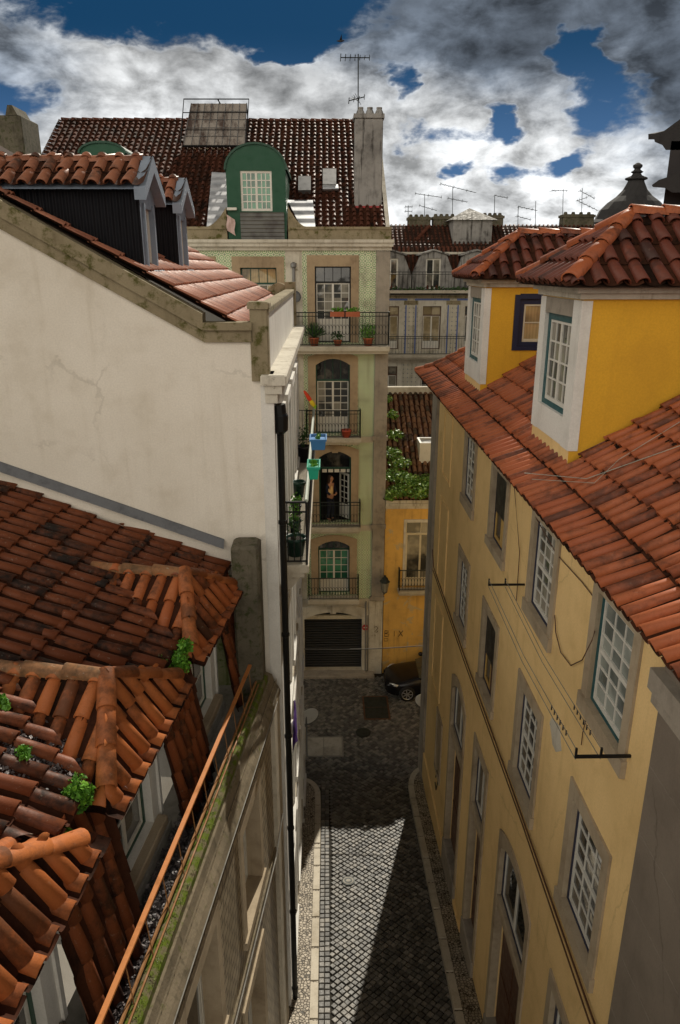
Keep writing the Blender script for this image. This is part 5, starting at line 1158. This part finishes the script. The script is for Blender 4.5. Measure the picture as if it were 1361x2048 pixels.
for px0, px1, pt, pb_ in ((818, 861, 430, 462), (868, 912, 429, 460), (968, 1006, 427, 462), (1128, 1186, 425, 470)):
    Yc = YB+3.9; a, b = atY(px0, pt, Yc), atY(px1, pb_, Yc); m = MB(); m.bbox(a.x, b.x, Yc, Yc+.8, b.z-.8, a.z-.08, .04); m.box(a.x-.05, b.x+.05, Yc-.05, Yc+.85, a.z-.26, a.z-.12); ch = m.build('chimney', 'dark_concrete', t)
    n = 4
    for k in range(n): m = MB(); m.lathe((a.x+(b.x-a.x)*(k+.5)/n, Yc+.4, a.z-.08), [(.12, 0), (.1, .10), (.07, .14)], 6); m.build('chimney_pot', 'dark_concrete', ch)
Yl = YB+2.2; a, b = atY(908, 440, Yl), atY(982, 500, Yl); m = MB(); m.box(a.x, b.x, Yl, Yl+2.2, b.z-.6, a.z); ln = m.build('roof_lantern', 'chimney_plaster', t)
m = MB(); c = V(((a.x+b.x)/2-.05, Yl+1.1, atY(945, 416, Yl+1).z)); q = [V((a.x-.25, Yl-.25, a.z)), V((b.x+.25, Yl-.25, a.z)), V((b.x+.25, Yl+2.45, a.z)), V((a.x-.25, Yl+2.45, a.z))]
for k in range(4): m.poly([q[k], q[(k+1) % 4], c])
m.poly(q); m.build('lantern_roof', 'dust_grey', ln)
for k, (px, pt, pb_, el, lab) in enumerate(((817, 411, 440, [(.9, 6, 6, 0), (.6, 6, 6, 0)], 'short squat antenna, leftmost on the background roofs'), (850, 388, 432, [(.95, 18, 28, -6), (.4, 10, 20, -8)], 'double boom antenna on the leftmost background chimney'),
        (906, 373, 430, [(.97, 24, 38, -14), (.55, 10, 24, -6)], 'antenna with the longest slanting boom on the background roofs'), (990, 390, 428, [(.96, 2, 20, -4)], 'single arm antenna right of the roof lantern'), (1037, 412, 455, [(.95, 2, 30, -6), (.5, 4, 20, -6)], 'antenna with two right hand arms in the middle of the long background roof'),
        (1072, 402, 455, [], 'bare thin mast on the long background roof'), (1127, 378, 428, [(.93, 24, 2, 0)], 'tall antenna with one left hand arm at the rightmost background chimney'), (1165, 376, 428, [(.8, 8, 18, -12), (.4, 12, 26, -16), (.6, 8, 4, 4)], 'bushy crossed antenna on the rightmost background chimney'))):
    antenna(px, pt, pb_, YB+4., el, lab, .018)

# ================================================================== DOMED TURRET and dark house far right
YD = 60.; c = atY(1262, 452, YD); k = YD/F*1.04; zz = lambda py: atY(1268, py, YD).z
t = thing('domed_turret', 'slate domed turret with ball finial behind the yellow dormers', 'turret', (c.x, YD, 0))
m = MB(); m.lathe((c.x, YD, 0), [(65*k, zz(560)), (65*k, zz(450))], 8); m.build('drum', 'far_cream', t)
prof = [(66*k, zz(458)), (72*k, zz(452)), (72*k, zz(445)), (64*k, zz(438)), (57*k, zz(420)), (45*k, zz(405)), (31*k, zz(393)), (21*k, zz(380)), (15*k, zz(366)), (13*k, zz(360))]
m = MB(); m.lathe((c.x, YD, 0), prof, 16); m.build('dome_roof', 'slate', t)
m = MB(); m.lathe((c.x, YD, 0), [(12*k, zz(362)), (19*k, zz(359)), (19*k, zz(356)), (9*k, zz(351)), (7*k, zz(347)), (11*k, zz(344)), (6*k, zz(340)), (5*k, zz(338)), (8*k, zz(334)), (8*k, zz(330)), (3*k, zz(326)), (.1*k, zz(325))], 12); m.build('finial', 'slate', t)
YK = 17.; t = thing('dark_house', 'shadowed dark house with projecting eaves at the upper right edge', 'house', (9, YK, 0))
P = lambda px, py: atY(px, py, YK)
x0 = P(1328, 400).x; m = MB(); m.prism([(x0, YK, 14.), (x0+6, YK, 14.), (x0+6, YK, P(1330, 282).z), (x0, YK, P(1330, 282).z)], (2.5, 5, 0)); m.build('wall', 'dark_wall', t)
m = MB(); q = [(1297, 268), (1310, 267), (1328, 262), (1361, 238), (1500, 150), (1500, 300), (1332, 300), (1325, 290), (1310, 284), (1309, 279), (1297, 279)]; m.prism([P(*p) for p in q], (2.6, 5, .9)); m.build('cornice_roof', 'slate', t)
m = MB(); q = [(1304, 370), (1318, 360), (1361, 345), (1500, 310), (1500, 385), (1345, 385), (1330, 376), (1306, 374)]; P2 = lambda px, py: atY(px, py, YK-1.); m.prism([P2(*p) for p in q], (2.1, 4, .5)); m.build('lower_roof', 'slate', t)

# ================================================================== CAR
t = thing('parked_car', 'black parked car nosing out from behind the yellow house corner', 'car', (4.2, 24.75, 0))
x0 = 2.18; yc = 24.72; hwid = .84
def section(x, zlo, zhi, w, tw=None, crown=.06):
    tw = tw or w*.82; sh = min(zhi, zlo+.52)
    pts = [(-w*.88, zlo), (-w*.98, zlo+.12), (-w, zlo+.3), (-w*.97, sh), (-tw*.98, zhi-crown*.5), (-tw*.6, zhi+crown*.3), (0, zhi+crown*.6)]
    pts = pts+[(-a, z) for a, z in reversed(pts[:-1])]
    return [(x0+x, yc+a, z) for a, z in pts]
S = [section(0., .30, .52, .50, .42, .02), section(.06, .24, .60, .62, .52, .03), section(.2, .2, .68, .74, .62, .04), (section(.45, .18, .76, .82, .68, .05)), section(.85, .18, .85, hwid, .70, .06), section(1.2, .18, .92, hwid, .72, .06),
     section(1.7, .18, .96, hwid, .70, .05), section(3.6, .18, .97, hwid, .70, .05), section(3.95, .2, .94, .82, .66, .05), section(4.15, .25, .85, .76, .6, .04), section(4.2, .3, .6, .7, .55, .02)]
n = len(S[0]); m = MB(); vs = [p for s_ in S for p in s_]; fs = [(i*n+k, i*n+k+1, (i+1)*n+k+1, (i+1)*n+k) for i in range(len(S)-1) for k in range(n-1)]
fs += [tuple(range(n)), tuple((len(S)-1)*n+k for k in range(n))]; m.add(vs, fs)
body = m.build('body', 'car_paint', t, True); sb = body.modifiers.new('sub', 'SUBSURF'); sb.levels = sb.render_levels = 2
m = MB(); R0 = [(1.25, .93, .70), (1.95, 1.34, .58), (2.2, 1.42, .55), (3.0, 1.42, .55), (3.9, .95, .66)]
vs = []; 
for x, z, w in R0: vs += [(x0+x, yc-w, z-.02), (x0+x, yc-w*.7, z+.02), (x0+x, yc, z+.04), (x0+x, yc+w*.7, z+.02), (x0+x, yc+w, z-.02)]
fs = [(i*5+k, i*5+k+1, (i+1)*5+k+1, (i+1)*5+k) for i in range(2) for k in range(4)]; m.add(vs[5:20], fs); m.build('car_roof', 'car_paint', t, True)
m = MB(); m.add(vs[:10], [(k, k+1, 6+k, 5+k) for k in range(4)]); m.build('windscreen', 'car_glass', t, True)
m = MB(); m.add(vs[15:], [(k, k+1, 6+k, 5+k) for k in range(4)]); m.build('rear_window', 'car_glass', t, True)
for s_ in (0, 4):
    sg = -1 if s_ == 0 else 1; m = MB(); top = [vs[i*5+s_] for i in range(5)]; bot = [(x0+1.3, yc+sg*.74, .92), (x0+2.0, yc+sg*.75, .94), (x0+2.3, yc+sg*.75, .94), (x0+3.0, yc+sg*.75, .94), (x0+3.8, yc+sg*.70, .93)]
    for k in range(4): m.quad(top[k], top[k+1], bot[k+1], bot[k])
    m.build('side_window', 'car_glass', t)
for wx in (.80, 3.35):
    for sg in (-1, 1):
        c = V((x0+wx, yc+sg*.76, .31)); m = MB(); m.lathe(c-V((0, .1, 0)), [(.20, 0), (.30, .0), (.315, .04), (.315, .16), (.30, .2), (.20, .2)], 24, (0, 1, 0)); w = m.build('wheel', 'tyre', t, True)
        m = MB(); 
        for k in range(7): a = k*2*math.pi/7; m.prism([c+V((.02*math.cos(a+1.57), sg*.10, .02*math.sin(a+1.57))), c+V((.20*math.cos(a+.1), sg*.10, .20*math.sin(a+.1))), c+V((.20*math.cos(a-.1), sg*.10, .20*math.sin(a-.1))), c+V((.02*math.cos(a-1.57), sg*.10, .02*math.sin(a-1.57)))], (0, sg*.012, 0))
        m.lathe(c+V((0, sg*.09, 0)), [(.05, 0), (.05, sg*.03)], 10, (0, 1, 0)); m.tube([c+V((.205*math.cos(k*.3927), sg*.105, .205*math.sin(k*.3927))) for k in range(16)], .012, 5, True); m.build('rim', 'alloy', w)
        m = MB(); m.lathe(c+V((0, sg*.075, 0)), [(.21, 0), (.21, .004)], 20, (0, 1, 0)); m.build('brake_disc', 'black_plastic', w)
for sg in (-1, 1):
    m = MB(); q = [(.14, .58, .55), (.22, .68, .57), (.42, .79, .60), (.46, .79, .66), (.30, .70, .68), (.17, .56, .63)]; m.prism([(x0+a-.02, yc+sg*(b+.03), z+.02) for a, b, z in q], (.04, -sg*.06, -.02)); m.build('headlight', 'lamp_glass', t, True)
    m = MB(); m.lathe((x0+1.5, yc+sg*.95, 1.0), [(.02, -.08), (.08, -.05), (.09, .04), (.02, .08)], 10, (0, 1, .2)); m.build('wing_mirror', 'car_paint', t, True)
m = MB(); m.box(x0-.02, x0+.03, yc-.35, yc+.35, .36, .46); m.build('grille', 'black_plastic', t)

# ================================================================== STREET THINGS
def road_sign(px, py, Y, rad, gx, label, face=(0, 1, .12)):
    c = atY(px, py, Y); o = thing('round_sign', label, 'road sign', (c.x, c.y, gz(Y)))
    m = MB(); m.lathe(c, [(rad, -.008), (rad, .008)], 24, face); m.build('sign_disc', 'sign_white', o)
    m = MB(); m.tube([(c.x+gx, c.y-.03, c.z+rad*.5), (c.x+gx, c.y-.03, gz(Y))], .028, 6); m.build('sign_pole', 'grey_metal', o)
    return o
o = road_sign(619, 1432, 20.7, .32, -.1, 'back of a round pale road sign on the left side of the crossing', (-.45, 1, .2))
road_sign(849, 1402, 20.9, .30, .2, 'pale round road sign half hidden at the corner of the yellow house', (.3, 1, .2))
def cover(px0, py0, px1, py1, lab, name='inspection_cover', mat='dark_iron', parts=2):
    a, b = atZ(px0, py0, .02), atZ(px1, py1, .02); o = thing(name, lab, 'cover plate', ((a.x+b.x)/2, (a.y+b.y)/2, 0)); m = MB(); x0_, x1_ = min(a.x, b.x), max(a.x, b.x); y0_, y1_ = min(a.y, b.y), max(a.y, b.y)
    m.box(x0_-.05, x1_+.05, y0_-.05, y1_+.05, -.03, .012); m.build('cover_frame', 'dust_grey' if mat != 'dark_iron' else 'brown_wood', o); g = .012
    for k in range(parts):
        m = MB(); 
        if x1_-x0_ > y1_-y0_: m.bbox(x0_+(x1_-x0_)*k/parts+g, x0_+(x1_-x0_)*(k+1)/parts-g, y0_+g, y1_-g, -.02, .022, .006)
        else: m.bbox(x0_+g, x1_-g, y0_+(y1_-y0_)*k/parts+g, y0_+(y1_-y0_)*(k+1)/parts-g, -.02, .022, .006)
        m.build('cover_plate', mat, o)
cover(731, 1437, 773, 1393, 'double iron inspection cover in the crossing before the car')
cover(610, 1512, 684, 1474, 'grey stone slab cover set in the setts by the left corner', 'slab_cover', 'gutter_concrete')
def manhole(px, py, rad, lab, mat, ring=True):
    z = .1
    for _ in range(8): p = atZ(px, py, z); z = gz(p.y)+.012
    sl_ = -.16 if p.y < 19.5 else 0; o = thing('manhole_cover', lab, 'manhole cover', p); ax = (0, -sl_, 1); m = MB(); m.lathe(p, [(rad, -.03), (rad, .012), (rad*.86, .016)], 24, ax); m.build('cover_rim', 'dark_iron', o)
    m = MB(); m.lathe(p, [(rad*.8, -.03), (rad*.8, .02), (rad*.62, .02), (rad*.6, .014), (rad*.35, .014), (rad*.33, .02)], 24, ax); m.build('cover_disc', mat, o)
manhole(697, 1762, .17, 'small pale round cover in the sunlit setts', 'gutter_concrete'); manhole(727, 1465, .27, 'dark round manhole cover in the shaded crossing', 'dark_iron')
manhole(600, 1905, .11, 'small dark cover in the left mosaic pavement', 'dust_grey')
a, b = atY(608, 1298, 20.2), atY(852, 1291, 20.2); m = MB(); m.tube([a.lerp(b, k/10)-V((0, 0, .06*math.sin(k*math.pi/10))) for k in range(11)], .016, 5); m.tube([b, b+V((.1, 0, -.15)), b+V((.14, -.1, -.5))], .014, 5); tag(m.build('overhead_cable', 'dust_grey'), 'thin cable strung across the street in front of the garage', 'cable')
# a bird high up
c = atY(682, 82, 60.); m = MB(); m.tube([c+V((-.3, 0, 0)), c, c+V((.25, 0, .02))], [.02, .09, .03], 6); m.add([c+V((-.1, 0, .05)), c+V((.1, 0, .05)), c+V((.05, -.5, .3))], [(0, 1, 2)]); m.add([c+V((-.1, 0, .05)), c+V((.1, 0, .05)), c+V((.05, .5, .3))], [(0, 1, 2)]); tag(m.build('bird', 'dark_wall'), 'tiny dark bird flying above the roof antenna', 'bird')

# ================================================================== LIGHT, SKY, CAMERA
SEL, SAZ = R(38.5), math.atan(.26)
w = bpy.data.worlds.new('World'); sc.world = w; w.use_nodes = True; t = NT(w.node_tree)
d = t.n('ShaderNodeTexCoord', out=0); o = t.xyz(d)
sky = t.n('ShaderNodeTexSky', sky_type='NISHITA', sun_disc=False, sun_elevation=SEL, sun_rotation=SAZ, altitude=100, air_density=1.2, dust_density=.6, ozone_density=3.)
hyp = t.m('SQRT', t.m('ADD', t.m('MULTIPLY', o[0], o[0]), t.m('MULTIPLY', o[1], o[1])))
el = t.m('DIVIDE', o[2], t.m('MAXIMUM', hyp, .05)); az = t.n('ShaderNodeMath', operation='ARCTAN2', ins={0: o[0], 1: o[1]})
wv = t.n('ShaderNodeCombineXYZ', ins={0: t.m('MULTIPLY', az, 1.), 1: t.m('MULTIPLY', el, 1.7), 2: 0.})
nz = t.noise(wv, 5.5, 9, .58, .35); nzf = t.noise(wv, 15, 8, .6, .2); nb = t.noise(t.vm('ADD', wv, (3.1, 1.7, 0)), 2.6, 6, .55)
wn = t.noise(wv, 7., 5, .6, out=1); wo = t.xyz(wn); azw = t.m('ADD', az, t.m('MULTIPLY', t.m('SUBTRACT', wo[0], .5), .16)); elw = t.m('ADD', el, t.m('MULTIPLY', t.m('SUBTRACT', wo[1], .5), .10))
def px2(px, py): r = ray(px, py); return math.atan2(r.x, r.y), r.z/math.hypot(r.x, r.y)
def blob(px, py, rx, ry, rot=0):
    a, e = px2(px, py); sa, se = rx/F, ry/F; da, de = t.m('SUBTRACT', azw, a), t.m('SUBTRACT', elw, e); c_, s_ = math.cos(rot), math.sin(rot)
    u = t.m('ADD', t.m('MULTIPLY', da, c_/sa), t.m('MULTIPLY', de, s_/sa)); v = t.m('ADD', t.m('MULTIPLY', da, -s_/se), t.m('MULTIPLY', de, c_/se))
    return t.n('ShaderNodeMath', operation='EXPONENT', ins={0: t.m('MULTIPLY', t.m('ADD', t.m('MULTIPLY', u, u), t.m('MULTIPLY', v, v)), -1.)})
def total(bl):
    s_ = bl[0]
    for q in bl[1:]: s_ = t.m('ADD', s_, q)
    return s_
blue = total([blob(290, 0, 400, 68), blob(600, 22, 110, 48), blob(25, 180, 90, 45), blob(1200, 205, 52, 98, .7), blob(915, 266, 150, 33), blob(1010, 345, 85, 24), blob(1150, 327, 55, 16), blob(1160, 95, 32, 34), blob(800, 150, 35, 45), blob(575, 100, 40, 22), blob(1010, 220, 30, 40), blob(885, 350, 30, 25)])
nn_ = t.m('ADD', t.m('MULTIPLY', t.m('SUBTRACT', nz, .5), 1.7), t.m('MULTIPLY', t.m('SUBTRACT', nzf, .5), 1.1))
bm = t.ss(t.m('ADD', blue, nn_), .44, .90)
dark = total([blob(1250, 0, 420, 140), blob(900, 10, 300, 85), blob(1390, 180, 110, 160), blob(-20, 120, 130, 120), blob(1000, 60, 60, 30)])
dk = t.ss(t.m('ADD', dark, t.m('MULTIPLY', nn_, .5)), .05, 1.25)
low = t.ss(el, .02, .24)
cl = t.lin(nb, .3, .7, 9.6, 6.6); cl = t.m('MULTIPLY', cl, t.lin(nzf, .36, .64, 1.42, .42)); cl = t.m('MULTIPLY', cl, t.lin(nz, .38, .62, 1.25, .68)); cl = t.m('MULTIPLY', cl, t.lin(low, 0, 1, 1.15, .66))
rim = t.m('MULTIPLY', t.ss(bm, .0, .2), t.ss(bm, .75, .2)); cl = t.m('ADD', cl, t.m('MULTIPLY', rim, 1.8))
cl = t.m('MULTIPLY', cl, t.lin(dk, 0, 1, 1, .30))
cc = t.vm('SCALE', (.97, .99, 1.)); t.t.links.new(cl, cc.node.inputs[3])
blu = t.mix(t.ss(el, .10, .27), (.6, 1.4, 3.0), (.01, .36, .95)); blu = t.mix(.07, blu, t.vm('MULTIPLY', sky, (.3, .5, .75)))
cc = t.mix(dk, cc, t.vm('MULTIPLY', cc, (.80, .95, 1.18))); front = t.mix(bm, cc, blu)
# unseen broken cloud, made dull overhead and bright behind-left to light the walls
zk = t.vm('SCALE', (10., 9.2, 7.9)); t.t.links.new(t.m('ADD', .14, t.m('MULTIPLY', t.ss(o[2], .86, .50), t.m('MULTIPLY', 1.75, t.ss(t.m('ADD', t.m('MULTIPLY', o[1], -.75), t.m('MULTIPLY', o[0], -.8)), -.35, .55)))), zk.node.inputs[3])
zk2 = t.vm('MULTIPLY', sky, (.35, .37, .42))
zc = t.mix(t.ss(t.noise(d, 3., 6, .6), .33, .52), zk2, zk)
over = t.ss(el, .34, .62); back = t.ss(o[1], .35, -.05)
out = t.mix(t.m('MAXIMUM', over, back), front, zc)
bg = t.n('ShaderNodeBackground', ins={0: out, 1: .1}); t.n('ShaderNodeOutputWorld', out=None, ins={0: bg})
sd = V((math.sin(SAZ)*math.cos(SEL), math.cos(SAZ)*math.cos(SEL), math.sin(SEL)))
l = bpy.data.lights.new('sun', 'SUN'); l.energy = 5.0; l.angle = R(.5); l.color = (1., .93, .80); lo = bpy.data.objects.new('sun', l); col.objects.link(lo); lo.rotation_euler = sd.to_track_quat('Z', 'Y').to_euler(); lo.location = (0, 0, 60)
cam = bpy.data.cameras.new('camera'); co = bpy.data.objects.new('camera', cam); col.objects.link(co); sc.camera = co
cam.sensor_fit = 'VERTICAL'; cam.sensor_height = 36; cam.sensor_width = 36; cam.lens = F/2048*36; cam.clip_end = 3000; cam.clip_start = .1
co.location = (0, 0, CAMH); co.rotation_euler = (math.pi/2-PIT, 0, -YAW)
sc.view_settings.view_transform = 'Standard'; sc.view_settings.look = 'None'; sc.view_settings.exposure = 0
sc.render.engine = 'CYCLES'; sc.cycles.max_bounces = 6; sc.cycles.use_denoising = True
